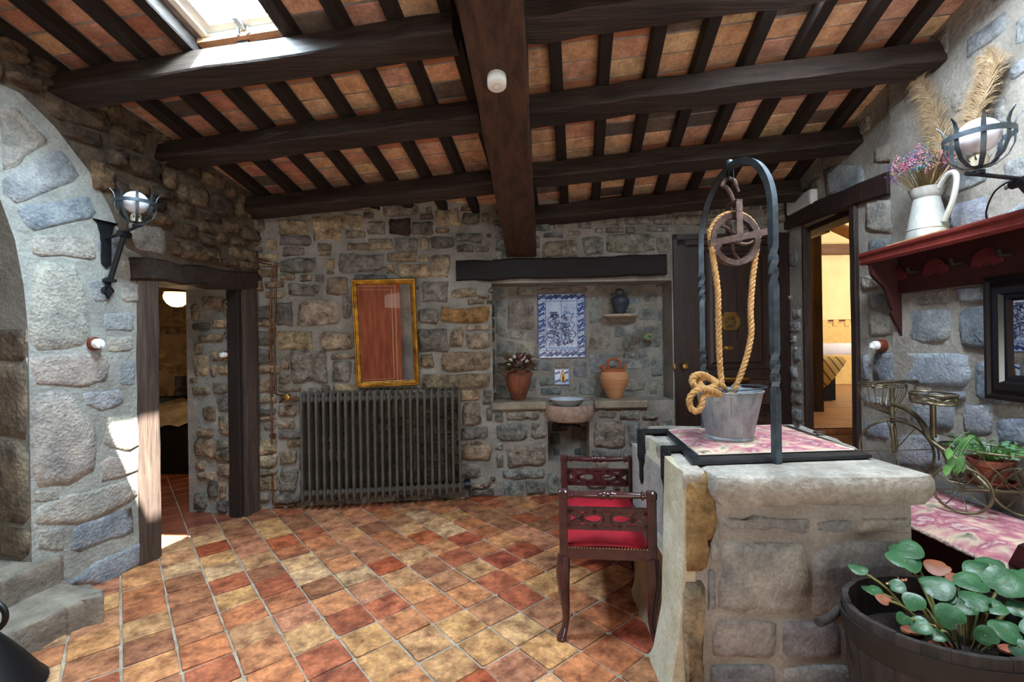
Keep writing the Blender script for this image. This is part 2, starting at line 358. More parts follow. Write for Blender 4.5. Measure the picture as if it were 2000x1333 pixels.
# girder and purlins
g = thing('ceiling_girder', 'massive dark oak girder sloping down the middle of the ceiling to the back wall', 'beam', (.1, 4.5, 2.3))
gl = lambda y, dz=0: V((.107 + (y - 4.5) * .073, y, 2.312 - .26 * (y - 4.5) + dz))
MB().beam(gl(4.56, .19), gl(-1.5, .19), .287, .38, (0, .25, 1), .012, .004, 22).build('timber', wood_y, g)
NM = ['nearest', 'second', 'third', 'fourth']
for k, (vl, vr) in enumerate(PUR):
    for side, v in (('left', vl), ('right', vr)):
        if v is None: continue
        u0, u1 = ((-2.75, .46) if side == 'left' else (.62, 3.05 + (.0 if k > 3 else .3)))
        lab = {(0, 'left'): 'dark oak beam above the roof window on the left', (0, 'right'): 'dark oak beam over the viewer on the right',
               (1, 'left'): 'thick oak beam just below the roof window with sunlight on its face', (1, 'right'): 'dark oak beam cut by the top edge right of the girder',
               (2, 'left'): 'cracked oak beam second down the slope left of the girder', (2, 'right'): 'long dark oak beam ending over the dried pampas grass',
               (3, 'left'): 'lowest oak beam left of the girder above the gilt mirror', (3, 'right'): 'dark oak beam passing behind the iron well arch top',
               (4, 'right'): 'lowest oak beam right of the girder against the back wall'}[(k, side)]
        wd = .165 if k != 3 or side == 'right' else .17
        o = MB().beam(rp(u0, v + wd / 2, -.152), rp(u1, v + wd / 2, -.152), wd, .136, RN, .008, .006, 16).build('ceiling_beam', wood_x, color=None)
        tag(o, lab, 'beam', 'oak ceiling beams')
# ------------------------------------------------------------------ roof window
sw = thing('roof_window', 'white framed roof window between the rafters at upper left', 'skylight', rp(-.76, -2.3, .1))
su0, su1, sv0, sv1 = SK
fr = MB()
def rbox(b, u0, u1, v0, v1, w0, w1): return b.prism([(u0, v0), (u1, v0), (u1, v1), (u0, v1)], RO, RU, RV, RN, w0, w1)
for a in ((su0, su0 + .035, sv0, sv1), (su1 - .02, su1, sv0, sv1), (su0, su1, sv0, sv0 + .03), (su0, su1, sv1 - .012, sv1)): rbox(fr, *a, .0, .15)
fr.build('lining', white_m, sw, smooth=0)
fb = MB(); rbox(fb, su0 - .03, su1 + .03, sv1 - .008, sv1 + .035, -.03, .005); fb.build('sill_board', mat('sill_wood', (206, 158, 118), (180, 128, 92), rough=.7, scale=14), sw, smooth=0)
sa = MB()
for a in ((su0 + .035, su0 + .085, sv0 + .03, sv1 - .012), (su1 - .055, su1 - .02, sv0 + .03, sv1 - .03), (su0 + .035, su1 - .02, sv0 + .03, sv0 + .07), (su0 + .035, su1 - .02, sv1 - .055, sv1 - .012)): rbox(sa, *a, .02, .075)
sash = sa.build('sash', white_m, sw, smooth=0)
ol = MB(); rbox(ol, su0 + .085, su1 - .055, sv1 - .066, sv1 - .055, .045, .075); ol.build('glazing_bead', mat('olive_bead', (176, 178, 136), rough=.5), sash, smooth=0)
gm = bpy.data.materials.new('window_glass'); gm.use_nodes = True; t = gm.node_tree; t.nodes.remove(t.nodes['Principled BSDF'])
tr = nd(t, 'ShaderNodeBsdfTransparent'); tr.inputs[0].default_value = (.93, .96, .97, 1); gs = nd(t, 'ShaderNodeBsdfGlossy', Roughness=.02); ms = nd(t, 'ShaderNodeMixShader'); ms.inputs[0].default_value = .06
t.links.new(tr.outputs[0], ms.inputs[1]); t.links.new(gs.outputs[0], ms.inputs[2]); t.links.new(ms.outputs[0], t.nodes['Material Output'].inputs[0])
gg = MB(); rbox(gg, su0 + .08, su1 - .05, sv0 + .065, sv1 - .05, .045, .049); gg.build('pane', gm, sash, smooth=0)
la = MB(); rbox(la, -.755, -.725, sv1 - .09, sv1 - .01, .0, .022); la.tube([rp(-.77, sv1 - .02, .01), rp(-.77, sv1 - .012, -.03)], .008, 8)
la.tube([rp(-.71, sv1 - .02, .01), rp(-.70, sv1 - .012, -.02), rp(-.72, sv1 - .012, -.03)], .005, 6); la.build('latch', mat('zinc_latch', (150, 160, 164), rough=.35, metal=.8), sw, smooth=0)
pl = area('roof_window_sky_portal', rp(-.76, -2.36, .13), -RN, .5, .55, 1, (1, 1, 1), portal=True)

# ------------------------------------------------------------------ stones
def stone(W, poly, parent, pal, m=stone_m, dep=.022, sub=1, frame=None, jit=.012):
    P = [V((a, t, 0)) for a, t in poly]; Q = []
    for i in range(len(P)):
        p0, a, c = P[i - 1], P[i], P[(i + 1) % len(P)]; k1, k2 = R.uniform(.05, .17), R.uniform(.05, .17)
        Q += [a.lerp(p0, k1), a.lerp(c, k2)]
        if (c - a).length > .11: Q.append(a.lerp(c, R.uniform(.42, .58)))
    P = Q
    ce = sum(P, V((0, 0, 0))) / len(P); sz = max((p - ce).length for p in P)
    jj = min(jit, sz * .06)
    P = [p + V((R.uniform(-jj, jj), R.uniform(-jj, jj), 0)) for p in P]
    n = len(P); d = dep * R.uniform(.6, 1.3); O, ex, nn = (frame or (W.O, W.ex, W.n))
    def ring(k, z, j=0): return [O + ex * (ce + (p - ce) * k).x + Z * (ce + (p - ce) * k).y + nn * (z + R.uniform(-j, j)) for p in P]
    e = min(.014 / sz, .2)
    vs = ring(1, -.012) + ring(1 - e, d * .72, d * .28) + ring(.68, d, d * .35) + [O + ex * ce.x + Z * ce.y + nn * (d + R.uniform(-.3, .5) * d)]
    fs = []
    for r_ in range(2): fs += [(r_ * n + i, r_ * n + (i + 1) % n, (r_ + 1) * n + (i + 1) % n, (r_ + 1) * n + i) for i in range(n)]
    fs += [(2 * n + i, 2 * n + (i + 1) % n, 3 * n) for i in range(n)]
    me = bpy.data.meshes.new('stone'); me.from_pydata([tuple(v) for v in vs], [], fs); me.update()
    me.polygons.foreach_set('use_smooth', [True] * len(me.polygons))
    col = pal if isinstance(pal, tuple) and isinstance(pal[0], float) else pick(pal, .12)
    return link('stone', me, m, parent, col)
def pxs(W, pts, d=0): return [W.st(x, y, d) for x, y in pts]
class Packer:
    def __init__(s): s.r = np.zeros((0, 4))
    def put(s, x0, y0, x1, y1): s.r = np.vstack([s.r, [x0, y0, x1, y1]])
    def poly(s, P): xs = [p[0] for p in P]; ys = [p[1] for p in P]; s.put(min(xs), min(ys), max(xs), max(ys))
    def free(s, x0, y0, x1, y1, g=.012):
        r = s.r; return not np.any((r[:, 0] - g < x1) & (r[:, 2] + g > x0) & (r[:, 1] - g < y1) & (r[:, 3] + g > y0))
    def fill(s, reg, tries, wmax, hmax, wmin=.05, hmin=.035, g=.012, ok=None, step=.018):
        out = []
        for _ in range(tries):
            cx, cy = R.uniform(reg[0], reg[2]), R.uniform(reg[1], reg[3])
            b_ = [cx - wmin / 2, cy - hmin / 2, cx + wmin / 2, cy + hmin / 2]
            if ok and not ok(*b_): continue
            if not s.free(*b_, g): continue
            W_, H_ = R.uniform(wmin * 1.5, wmax), R.uniform(hmin * 1.4, hmax); act = [1, 1, 1, 1]
            while any(act):
                for k in range(4):
                    if not act[k]: continue
                    t_ = list(b_); t_[k] += step * (-1 if k < 2 else 1)
                    if (k % 2 == 0 and t_[2] - t_[0] > W_) or (k % 2 and t_[3] - t_[1] > H_) or t_[0] < reg[0] or t_[2] > reg[2] or t_[1] < reg[1] or t_[3] > reg[3] or not s.free(*t_, g) or (ok and not ok(*t_)): act[k] = 0
                    else: b_ = t_
            s.put(*b_); out.append(b_)
        return out
def quad(b_, j=.12):
    x0, y0, x1, y1 = b_; w_, h_ = x1 - x0, y1 - y0; q = [(x0, y0), (x1, y0), (x1, y1), (x0, y1)]
    q = [(x + R.uniform(-j, j) * .34 * min(w_, h_), y + R.uniform(-j, j) * .34 * h_) for x, y in q]
    if w_ > .15 and R.random() < .6: q.insert(3, (x0 + w_ * R.uniform(.3, .7), y1 + R.uniform(-.12, .08) * h_))
    if w_ > .15 and R.random() < .5: q.insert(1, (x0 + w_ * R.uniform(.3, .7), y0 + R.uniform(-.08, .12) * h_))
    return q
def grey(p, k): return [tuple(int(x * (1 - k) + k * sum(c) / 3) for x in c) for c in p]
GREY = [(176, 180, 180), (168, 174, 178), (184, 180, 172), (162, 170, 176), (190, 186, 176), (178, 170, 162)]
WARM = [(172, 158, 138), (154, 144, 130), (184, 168, 144), (146, 140, 132), (166, 146, 126), (138, 134, 130), (178, 164, 144), (156, 150, 140), (192, 172, 140), (128, 124, 118), (158, 140, 116)]
COOL = [(160, 164, 160), (150, 150, 142), (172, 168, 156), (142, 148, 150), (182, 174, 158), (164, 154, 140), (146, 152, 146)]
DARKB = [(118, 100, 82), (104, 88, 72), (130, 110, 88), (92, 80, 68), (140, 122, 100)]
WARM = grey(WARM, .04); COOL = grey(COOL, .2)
# left wall, the large dressed blocks
LST = [[(0, 203), (30, 205), (100, 275), (45, 318), (0, 340)], [(0, 350), (117, 289), (168, 352), (28, 399), (0, 378)], [(30, 406), (175, 381), (195, 424), (50, 451)], [(55, 456), (188, 455), (190, 510), (57, 498)],
 [(55, 505), (150, 512), (165, 560), (178, 680), (57, 686)], [(170, 545), (218, 540), (215, 590), (180, 592)], [(234, 507), (293, 513), (291, 546), (236, 548)], [(234, 552), (290, 552), (289, 592), (233, 592)],
 [(197, 612), (263, 608), (262, 648), (200, 645)], [(205, 655), (263, 656), (260, 686), (205, 690)], [(58, 692), (214, 690), (213, 748), (160, 757), (60, 755)], [(232, 705), (268, 703), (264, 757), (228, 755)],
 [(160, 765), (243, 760), (240, 790), (200, 805), (165, 790)], [(62, 765), (130, 762), (185, 830), (190, 920), (140, 950), (65, 955)], [(205, 815), (275, 805), (280, 870), (250, 885), (200, 870)], [(197, 893), (272, 892), (275, 922), (198, 945)],
 [(68, 985), (150, 965), (270, 928), (272, 972), (160, 1025), (68, 1028)], [(133, 1085), (140, 1028), (262, 985), (266, 1042)], [(72, 1032), (130, 1032), (128, 1078), (74, 1078)], [(130, 1142), (190, 1098), (280, 1060), (284, 1096), (205, 1150)],
 [(185, 470), (230, 462), (240, 500), (195, 505)], [(245, 430), (320, 445), (325, 500), (262, 488)], [(62, 960), (120, 955), (118, 980), (64, 983)]]
pk = Packer()
for q in LST:
    P = pxs(LW, q); stone(LW, P, wl, GREY, stone_l, dep=.007); pk.poly(P)
pk.put(dl0 - .15, -.1, dl1 + .17, dlt + .16); pk.put(-3, -.1, -.77, 2.45); pk.put(-3, -.1, -.7, 2.9)
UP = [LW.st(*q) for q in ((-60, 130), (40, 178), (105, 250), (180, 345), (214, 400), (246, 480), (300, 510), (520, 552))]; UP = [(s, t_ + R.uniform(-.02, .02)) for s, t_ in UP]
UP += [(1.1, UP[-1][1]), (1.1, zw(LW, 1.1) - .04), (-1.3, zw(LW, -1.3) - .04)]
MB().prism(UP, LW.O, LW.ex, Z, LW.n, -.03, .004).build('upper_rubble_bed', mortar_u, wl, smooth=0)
def inpoly(x, y, P): return sum(((P[i][1] > y) != (P[i - 1][1] > y)) and (x < (P[i - 1][0] - P[i][0]) * (y - P[i][1]) / (P[i - 1][1] - P[i][1]) + P[i][0]) for i in range(len(P))) % 2 == 1
okL = lambda x0, y0, x1, y1: y1 < zw(LW, x1) - .05 and not (x1 < 0 and y0 < 1.9)
for b_ in pk.fill((-1.25, .02, .93, 3.25), 1300, .36, .22, .055, .045, .006, okL):
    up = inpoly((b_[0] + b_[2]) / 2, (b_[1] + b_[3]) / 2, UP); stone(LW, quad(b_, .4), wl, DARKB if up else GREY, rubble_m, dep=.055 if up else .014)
# doorway reveal (right hand side of the left doorway)
rv = (LW.p(dl1, 0), -LW.n, -LW.ex); pk = Packer()
for b_ in pk.fill((.07, .02, .53, dlt - .02), 160, .3, .2, .06, .05, .015): stone(None, quad(b_, .3), wl, WARM, rubble_m, dep=.03, frame=rv)
# back wall, left part
def crop(x0, y0, k, rects): return [(x0 + a / k, y0 + b_ / k, x0 + c / k, y0 + d / k) for a, b_, c, d in rects]
RA = crop(520, 390, 4.444, [(105, 185, 355, 310), (400, 150, 660, 355), (655, 115, 855, 260), (680, 272, 860, 335), (870, 190, 1040, 310), (840, 115, 935, 170), (110, 315, 390, 400), (440, 380, 570, 445), (700, 380, 930, 440), (890, 340, 1100, 440), (1110, 330, 1320, 460), (1340, 330, 1415, 440), (1425, 315, 1630, 430), (1270, 200, 1450, 305), (1470, 80, 1680, 225), (1700, 120, 1860, 225), (1870, 110, 1990, 200), (1640, 290, 1880, 370), (1620, 400, 1985, 520), (610, 470, 1020, 640), (1045, 460, 1310, 550), (1320, 480, 1420, 550), (130, 510, 435, 640), (510, 510, 600, 610), (180, 730, 460, 830), (520, 670, 720, 830), (265, 870, 655, 1090), (668, 835, 745, 1050), (85, 900, 240, 1110), (90, 1130, 400, 1310), (470, 1140, 750, 1310), (1435, 480, 1590, 690), (1340, 700, 1590, 890), (1640, 720, 1920, 890), (1310, 940, 1500, 1080), (1320, 1110, 1580, 1333), (1740, 1150, 1940, 1300), (1600, 1110, 1720, 1290)]) \
   + crop(500, 666, 3.992, [(280, 70, 570, 330), (600, 150, 740, 330), (170, 350, 360, 400), (1285, 100, 1390, 210), (1445, 80, 1830, 235), (1300, 250, 1820, 380), (170, 500, 320, 590), (180, 840, 330, 960), (190, 985, 330, 1180), (170, 620, 310, 690)]) \
   + crop(890, 700, 4.4425, [(55, 385, 220, 580), (265, 420, 330, 550)])
pk = Packer(); pk.put(*BA.st(884, 560), La + .1, BA.st(900, 496)[1])
for (x0, y0, x1, y1) in RA:
    if x1 > 884 and y0 < 560 and y1 > 496: continue
    P = [BA.st(x0, y1), BA.st(x1, y1), BA.st(x1, y0), BA.st(x0, y0)]; b_ = (P[0][0], P[0][1], P[1][0], P[2][1])
    if b_[2] > La - .01: b_ = (b_[0], b_[1], La - .01, b_[3])
    stone(BA, quad(b_, .22), wba, WARM, rubble_m, dep=.034); pk.put(*b_)
P = [BA.st(*p) for p in ((695, 612), (797, 612))]
for q, c in (((1510, 930, 1930, 1070), (180, 140, 92)), ((1060, 165, 1250, 310), (70, 56, 46))):
    x0, y0, x1, y1 = crop(520, 390, 4.444, [q])[0]; b_ = (*BA.st(x0, y1), *BA.st(x1, y0)); stone(BA, quad(b_, .25), wba, [c], rubble_m, dep=.03); pk.put(*b_)
okA = lambda x0, y0, x1, y1: y1 < zw(BA, x0) - .06
for b_ in pk.fill((-.12, .0, La - .005, 2.95), 1500, .34, .16, .05, .035, .006, okA): stone(BA, quad(b_, .25), wba, WARM, rubble_m, dep=.034)
# back wall, right part in front plane
pk = Packer(); pk.put(-.02, nz0 - .075, cd0, nz1 + .1); pk.put(sk0 - .03, .3, sk1 + .03, .9); pk.put(cd0 - .005, -.1, 3.5, cdt + .01)
RB = crop(890, 700, 4.4425, [(330, 420, 415, 550), (435, 410, 735, 530), (340, 570, 625, 720), (650, 560, 785, 700), (340, 730, 410, 795), (430, 740, 780, 945), (410, 955, 780, 1040), (415, 1052, 600, 1210), (610, 1050, 785, 1190), (800, 1000, 900, 1190), (1235, 400, 1400, 520), (1420, 390, 1600, 530), (1200, 545, 1480, 775), (1490, 540, 1595, 770), (1180, 790, 1440, 870), (1450, 780, 1600, 860), (960, 950, 1210, 990)]) \
   + crop(880, 440, 4.444, [(800, 130, 1090, 285), (1150, 100, 1330, 265), (1345, 80, 1775, 245), (1790, 110, 1920, 240), (1010, 50, 1130, 90), (1250, 30, 1320, 70), (800, 60, 980, 115), (1340, 20, 1500, 70), (1680, 610, 1920, 770), (1720, 480, 1850, 590), (1690, 1020, 1920, 1150), (1790, 870, 1900, 990), (1700, 1170, 1920, 1333)])
for i, (x0, y0, x1, y1) in enumerate(RB):
    b_ = (*BB.st(x0, y1), *BB.st(x1, y0)); b_ = (max(b_[0], .01), b_[1], min(b_[2], cd0 - .01), b_[3])
    if b_[1] < nz0 - .08 < b_[3] < nz0 + .1: b_ = (b_[0], b_[1], b_[2], nz0 - .082)
    if b_[2] - b_[0] < .03 or not pk.free(*b_, -.02): continue
    stone(BB, quad(b_, .2), wb, COOL, rubble_m, dep=.026); pk.put(*b_)
okB = lambda x0, y0, x1, y1: y1 < zw(BB, x1) - .06
for b_ in pk.fill((.01, .0, bl, 2.9), 800, .3, .15, .05, .035, .007, okB): stone(BB, quad(b_, .25), wb, COOL, rubble_m, dep=.026)
# flagstones of the niche back and the sink recess
NB = (BB.O - BB.n * -(-.3), BB.ex, BB.n)
pk = Packer()
for x0, y0, x1, y1 in crop(880, 440, 4.444, [(500, 640, 740, 900), (400, 650, 485, 990), (1190, 890, 1400, 1080), (690, 1170, 890, 1270), (1060, 1170, 1180, 1333), (1500, 870, 1640, 1100), (1310, 620, 1450, 750), (1600, 480, 1700, 590), (1210, 610, 1290, 860), (560, 535, 730, 610), (750, 535, 1190, 592), (1240, 520, 1370, 590), (1420, 860, 1490, 990), (900, 1170, 1040, 1250)]):
    a, c = BB.st(x0, y1, -.3), BB.st(x1, y0, -.3); b_ = (*a, *c); b_ = (b_[0], max(b_[1], nz0 + .01), min(b_[2], ns1), b_[3])
    if b_[2] - b_[0] < .04 or b_[3] - b_[1] < .03: continue
    stone(None, quad(b_, .3), wb, COOL, stone_m, dep=.008, frame=NB); pk.put(*b_)
for b_ in pk.fill((-.12, nz0 + .01, cd0 + .02, nz1), 500, .36, .26, .07, .05, .014): stone(None, quad(b_, .35), wb, COOL, stone_m, dep=.008, frame=NB)
SKF = (BB.O + BB.n * -.24, BB.ex, BB.n); pk = Packer()
for b_ in pk.fill((sk0 - .02, .33, sk1 + .02, .72), 60, .22, .2, .08, .08, .02): stone(None, quad(b_, .3), wb, [(120, 128, 116), (104, 112, 104), (136, 138, 128)], stone_m, dep=.008, frame=SKF)
NL = (BB.O, -BB.n * 1, BB.ex)
for b_ in Packer().fill((.02, nz0 + .01, .28, nz1 - .01), 50, .26, .18, .08, .06, .015): stone(None, quad(b_, .3), wb, [(120, 110, 98), (98, 94, 88)], rubble_m, dep=.012, frame=NL)
# right wall
RST = [[(1690, 387), (1765, 388), (1765, 455), (1692, 455)], [(1697, 470), (1745, 462), (1745, 497), (1698, 500)], [(1855, 402), (1925, 380), (1935, 440), (1860, 455)], [(1945, 425), (2015, 392), (2015, 440), (1950, 447)], [(1760, 568), (1855, 562), (1855, 594), (1760, 600)], [(1760, 607), (1858, 602), (1857, 670), (1765, 672)],
 [(1878, 600), (1935, 592), (1935, 682), (1880, 680)], [(1870, 562), (1932, 557), (1930, 588), (1872, 592)], [(1697, 607), (1752, 610), (1752, 655), (1700, 658)], [(1697, 575), (1725, 572), (1740, 602), (1700, 602)], [(1705, 690), (1890, 688), (1900, 735), (1880, 758), (1708, 748)], [(1912, 705), (1975, 700), (1975, 790), (1915, 785)],
 [(1790, 766), (1890, 766), (1885, 780), (1800, 780)], [(1775, 788), (1868, 790), (1866, 838), (1780, 835)], [(1880, 792), (1940, 786), (1942, 850), (1885, 850)], [(1948, 820), (2015, 812), (2015, 870), (1950, 868)], [(1750, 848), (1835, 850), (1840, 915), (1755, 910)], [(1690, 825), (1738, 822), (1740, 858), (1690, 855)],
 [(1612, 325), (1690, 322), (1690, 380), (1614, 385)], [(1705, 290), (1760, 275), (1768, 315), (1710, 320)], [(1690, 690), (1700, 690), (1700, 745), (1690, 745)], [(1855, 862), (1935, 860), (1935, 930), (1858, 932)]]
pk = Packer()
for q in RST:
    P = pxs(RW, q); big = q[0][1] > 650 or q[0][0] > 1850; P2 = P
    stone(RW, P2, wr, [(166, 174, 184), (152, 162, 174), (176, 180, 184)] if big else GREY, stone_l, sub=2 if len(q) == 4 else 1, dep=.026 if big else .016); pk.poly(P)
pk.put(dr0 - .01, -.1, dr1 + .06, drt + .18); pk.put(dr0 - .3, drt, dr1 + .5, drt + .18)
okR = lambda x0, y0, x1, y1: y1 < zw(RW, x0) - .05
for b_ in pk.fill((.01, 1.95, 3.4, 3.4), 260, .36, .2, .06, .05, .05, okR): stone(RW, quad(b_, .4), wr, GREY, stone_m, dep=.012)
for b_ in pk.fill((.01, .02, 3.4, 1.95), 500, .4, .22, .06, .05, .02, okR): stone(RW, quad(b_, .3), wr, GREY, stone_m, dep=.02)
JR = (RW.p(dr0, 0), -RW.n, RW.ex); 
pass
# ------------------------------------------------------------------ floor tiles
TA, TB = math.radians(-40.3), math.radians(50.0)
da, db = V((math.sin(TA), math.cos(TA), 0)), V((math.sin(TB), math.cos(TB), 0)); T0 = V((-.124, 2.747, 0))
TP = [(214, 146, 104), (204, 130, 92), (222, 160, 112), (196, 116, 84), (226, 176, 122), (186, 104, 76), (212, 138, 94), (218, 168, 126), (206, 142, 112)]
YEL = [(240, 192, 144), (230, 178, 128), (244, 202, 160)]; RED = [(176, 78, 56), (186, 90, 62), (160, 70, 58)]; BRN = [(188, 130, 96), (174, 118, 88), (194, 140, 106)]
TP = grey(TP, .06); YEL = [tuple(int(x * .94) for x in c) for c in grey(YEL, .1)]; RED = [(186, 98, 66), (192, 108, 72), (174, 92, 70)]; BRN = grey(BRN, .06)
rest = MB(); bed = MB(); nt = 0; pa, pb = .222, .2105
def inroom(p):
    return (p - LW.O).dot(LW.n) > -.1 and (p - BA.O).dot(BA.n) > -.1 and (p - BB.O).dot(BB.n) > -.1 and (p - RW.O).dot(RW.n) > -.1 and p.y > -1.5
cand = []
for i in range(-30, 30):
    for j in range(-30, 30):
        p = T0 + da * (pa * (i + .5)) + db * (pb * (j + .5)); cand.append((p.length, i, j, p))
cand.sort()
for _, i, j, p in cand:
    room = inroom(p); inb = (not room) and (p - LW.O).dot(LW.n) < 0 and p.y > 2.9 and p.y < 8 and p.x > -6.4
    if not (room or inb): continue
    q = p - EYEP; vis = q.y > .3 and abs(q.x / q.y * F_PX) < 1030 and -EYE / q.y * F_PX > -720 and not (p.x > .85 and p.y < 2.95)
    g = .0056; jt = lambda: R.uniform(-.003, .003)
    c = [(-pa / 2 + g, -pb / 2 + g), (pa / 2 - g, -pb / 2 + g), (pa / 2 - g, pb / 2 - g), (-pa / 2 + g, pb / 2 - g)]
    c = [(a + jt(), b_ + jt()) for a, b_ in c]
    ring = []
    for k in range(4):
        a, n_ = V(c[k]), V(c[(k + 1) % 4]); e = R.uniform(.015, .05); ring += [a.lerp(n_, e), a.lerp(n_, 1 - e)]
    tl = [R.uniform(-.0025, .0025) for _ in range(3)]
    P3 = lambda k, z: [p + da * (v.x * k) + db * (v.y * k) + Z * (z + (tl[0] * v.x + tl[1] * v.y) * 12 * (1 if z > 0 else 0)) for v in ring]
    bb = MB(); n = 8; r0, r1, r2 = P3(1, -.004), P3(1, .004 + tl[2]), P3(.955, .008 + tl[2])
    bb.add(r0 + r1 + r2, [(a * n + i_, a * n + (i_ + 1) % n, (a + 1) * n + (i_ + 1) % n, (a + 1) * n + i_) for a in (0, 1) for i_ in range(n)] + [tuple(range(2 * n, 3 * n))])
    if room and vis and nt < 290:
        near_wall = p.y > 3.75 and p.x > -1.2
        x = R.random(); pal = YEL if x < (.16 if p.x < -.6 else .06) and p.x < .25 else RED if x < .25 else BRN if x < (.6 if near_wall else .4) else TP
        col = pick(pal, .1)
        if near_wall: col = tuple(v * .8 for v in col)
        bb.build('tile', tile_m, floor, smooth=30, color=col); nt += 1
    elif room: rest.add(bb.v, bb.f)
    else: bed.add(bb.v, bb.f)
tp = mat('terracotta_plain', (206, 140, 102), (150, 96, 72), rough=.5, scale=5, bump=.3)
stuff(rest.build('tile_infill', tp, floor, smooth=30)); stuff(bed.build('bedroom_tiling', mat('red_floor_tiles', (150, 84, 62), (112, 60, 46), rough=.4, scale=5, bump=.3), floor, smooth=30))
print('tiles', nt)
# ------------------------------------------------------------------ doorway timber on the left wall
def wbox(b, W, s0, s1, t0, t1, d0, d1, wob=.0):
    j = lambda: R.uniform(-wob, wob)
    q = [(s0 + j(), t0 + j()), (s1 + j(), t0 + j()), (s1 + j(), t1 + j()), (s0 + j(), t1 + j())]
    return b.prism(q, W.O, W.ex, Z, W.n, d0, d1)
def tb(W, s0, t0, s1, t1, wd, dep, d, m, name, parent, bev=.01, wob=.006):
    """timber lying in a wall plane, centre line (s0,t0)-(s1,t1)"""
    return MB().beam(W.p(s0, t0, d), W.p(s1, t1, d), wd, dep, W.n, bev, wob, 10).build(name, m, parent)
dw = thing('door_frame', 'rough weathered oak door surround of the low left doorway', 'door frame', LW.p(dl0, 0))
tb(LW, dl0 - .075, -.01, dl0 - .065, dlt + .03, .15, .18, -.07, wood_z, 'post', dw)
tb(LW, dl1 + .075, -.01, dl1 + .08, dlt + .06, .16, .2, -.07, wood_z, 'post', dw)
tb(LW, dl1 - .02, 0, dl1 - .02, dlt, .05, .12, -.06, wood_r, 'stop', dw, .004, .001)
a, c = LW.st(252, 512), LW.st(513, 556); tb(LW, a[0], (a[1] + dlt + .03) / 2 - .02, c[0] + .02, (dlt + c[1]) / 2 + .05, .16, .2, -.07, wood_dark if 0 else wood_x, 'lintel', dw, .02, .01)
# ------------------------------------------------------------------ left bedroom
bw = mat('bedroom_plaster', (150, 118, 78), (116, 88, 56), rough=.9, scale=4, bump=.6, bscale=14)
lb = struct(MB().box((-4.9, 7.3, 1.3), (5.5, .3, 2.9)).build('wall_bedroom_back', bw)); struct(MB().box((-7.2, 5, 1.3), (.3, 5.2, 2.9)).build('wall_bedroom_side', bw))
struct(MB().box((-5.2, 2.2, 1.3), (4.0, .3, 2.9)).build('wall_bedroom_front', bw))
struct(MB().prism([(-7.3, 1.9), (-3.2, 1.9), (-2.25, 5.9), (-2.1, 7.5), (-7.3, 7.5)], (0, 0, 0), X, Y, Z, 2.42, 2.5).build('ceiling_bedroom', wood_r))
struct(MB().box((-2.35, 6.1, 1.2), (.4, 2.9, 2.5)).build('wall_bedroom_right', bw))
pb = MB(); pk = Packer()
for b_ in pk.fill((-5.6, .3, -3.1, 2.3), 160, .5, .28, .1, .08, .03): stone(None, quad(b_, .3), lb, [(170, 134, 84), (150, 118, 74), (186, 148, 92)], rubble_m, dep=.02, frame=(V((0, 7.15, 0)), X, -Y))
lp = aty(345, 582, 5.0)
gl_ = bpy.data.materials.new('lit_globe'); gl_.use_nodes = True; bs = gl_.node_tree.nodes['Principled BSDF']
bs.inputs['Base Color'].default_value = (1, .8, .5, 1); bs.inputs['Emission Color'].default_value = (1, .62, .24, 1); bs.inputs['Emission Strength'].default_value = 4
t = thing('ceiling_lamp', 'lit warm glass bowl lamp hanging inside the left bedroom', 'lamp', lp)
MB().lathe([(.0001, -.1), (.05, -.092), (.09, -.06), (.115, -.015), (.12, .02), (.11, .05), (.1, .052)], lp, 24).build('glass_bowl', gl_, t)
MB().lathe([(.1, .05), (.12, .056), (.1, .075), (.03, .085)], lp, 24).build('rim', brass, t)
MB().tube([lp + Z * .08, V((lp.x, lp.y, 2.43))], .006, 6).build('rod', brass, t)
def point(name, loc, e, col, r=.05):
    l = bpy.data.lights.new(name, 'POINT'); l.energy = e; l.color = col; l.shadow_soft_size = r; o = bpy.data.objects.new(name, l); C.objects.link(o); o.location = loc; return o
point('ceiling_lamp_light', lp + V((0, -.02, -.2)), 8, (1, .62, .28), .1)
blk = mat('black_bedding', (26, 22, 22), (14, 12, 12), rough=.8, scale=6); lin_m = mat('pale_bedspread', (176, 164, 148), (130, 120, 108), rough=.9, scale=5, bump=.6, bscale=8)
b0, b1 = aty(300, 840, 5.55), aty(412, 840, 5.4)
bd = thing('bed', 'bed with dark base and rumpled pale cover inside the left bedroom', 'bed', ((b0.x + b1.x) / 2, 5.9, 0))
MB().box(((b0.x + b1.x) / 2 - .15, 6.0, .28), (b1.x - b0.x + .35, 1.1, .56)).build('base', blk, bd)
mt = MB(); n_ = 14
for i in range(n_ + 1):
    for j in range(9):
        x = b0.x - .35 + (b1.x - b0.x + .35) * i / n_; y = 5.43 + 1.1 * j / 8
        z = .6 + .16 * min(1, j / 3) + .1 * (i / n_) ** 2 + .022 * math.sin(i * 1.9 + j) + (-.06 if j == 0 else 0); mt.v.append(V((x, y, z)))
        if i and j: k = len(mt.v) - 1; mt.f.append((k, k - 1, k - 10, k - 9))
MB().add(mt.v, mt.f).build('cover', lin_m, bd)
MB().box((b1.x + .03, 5.75, .5), (.07, .75, 1.02)).build('footboard', blk, bd)
nl = aty(353, 776, 6.75)
ns = thing('night_table', 'dark night table behind the bed in the left bedroom', 'table', (nl.x, nl.y, 0)); MB().box((nl.x - .1, nl.y, nl.z - .02), (1.1, .4, .04)).build('top', blk, ns); MB().box((nl.x - .1, nl.y, (nl.z - .04) / 2), (1.0, .34, nl.z - .04)).build('body', blk, ns)
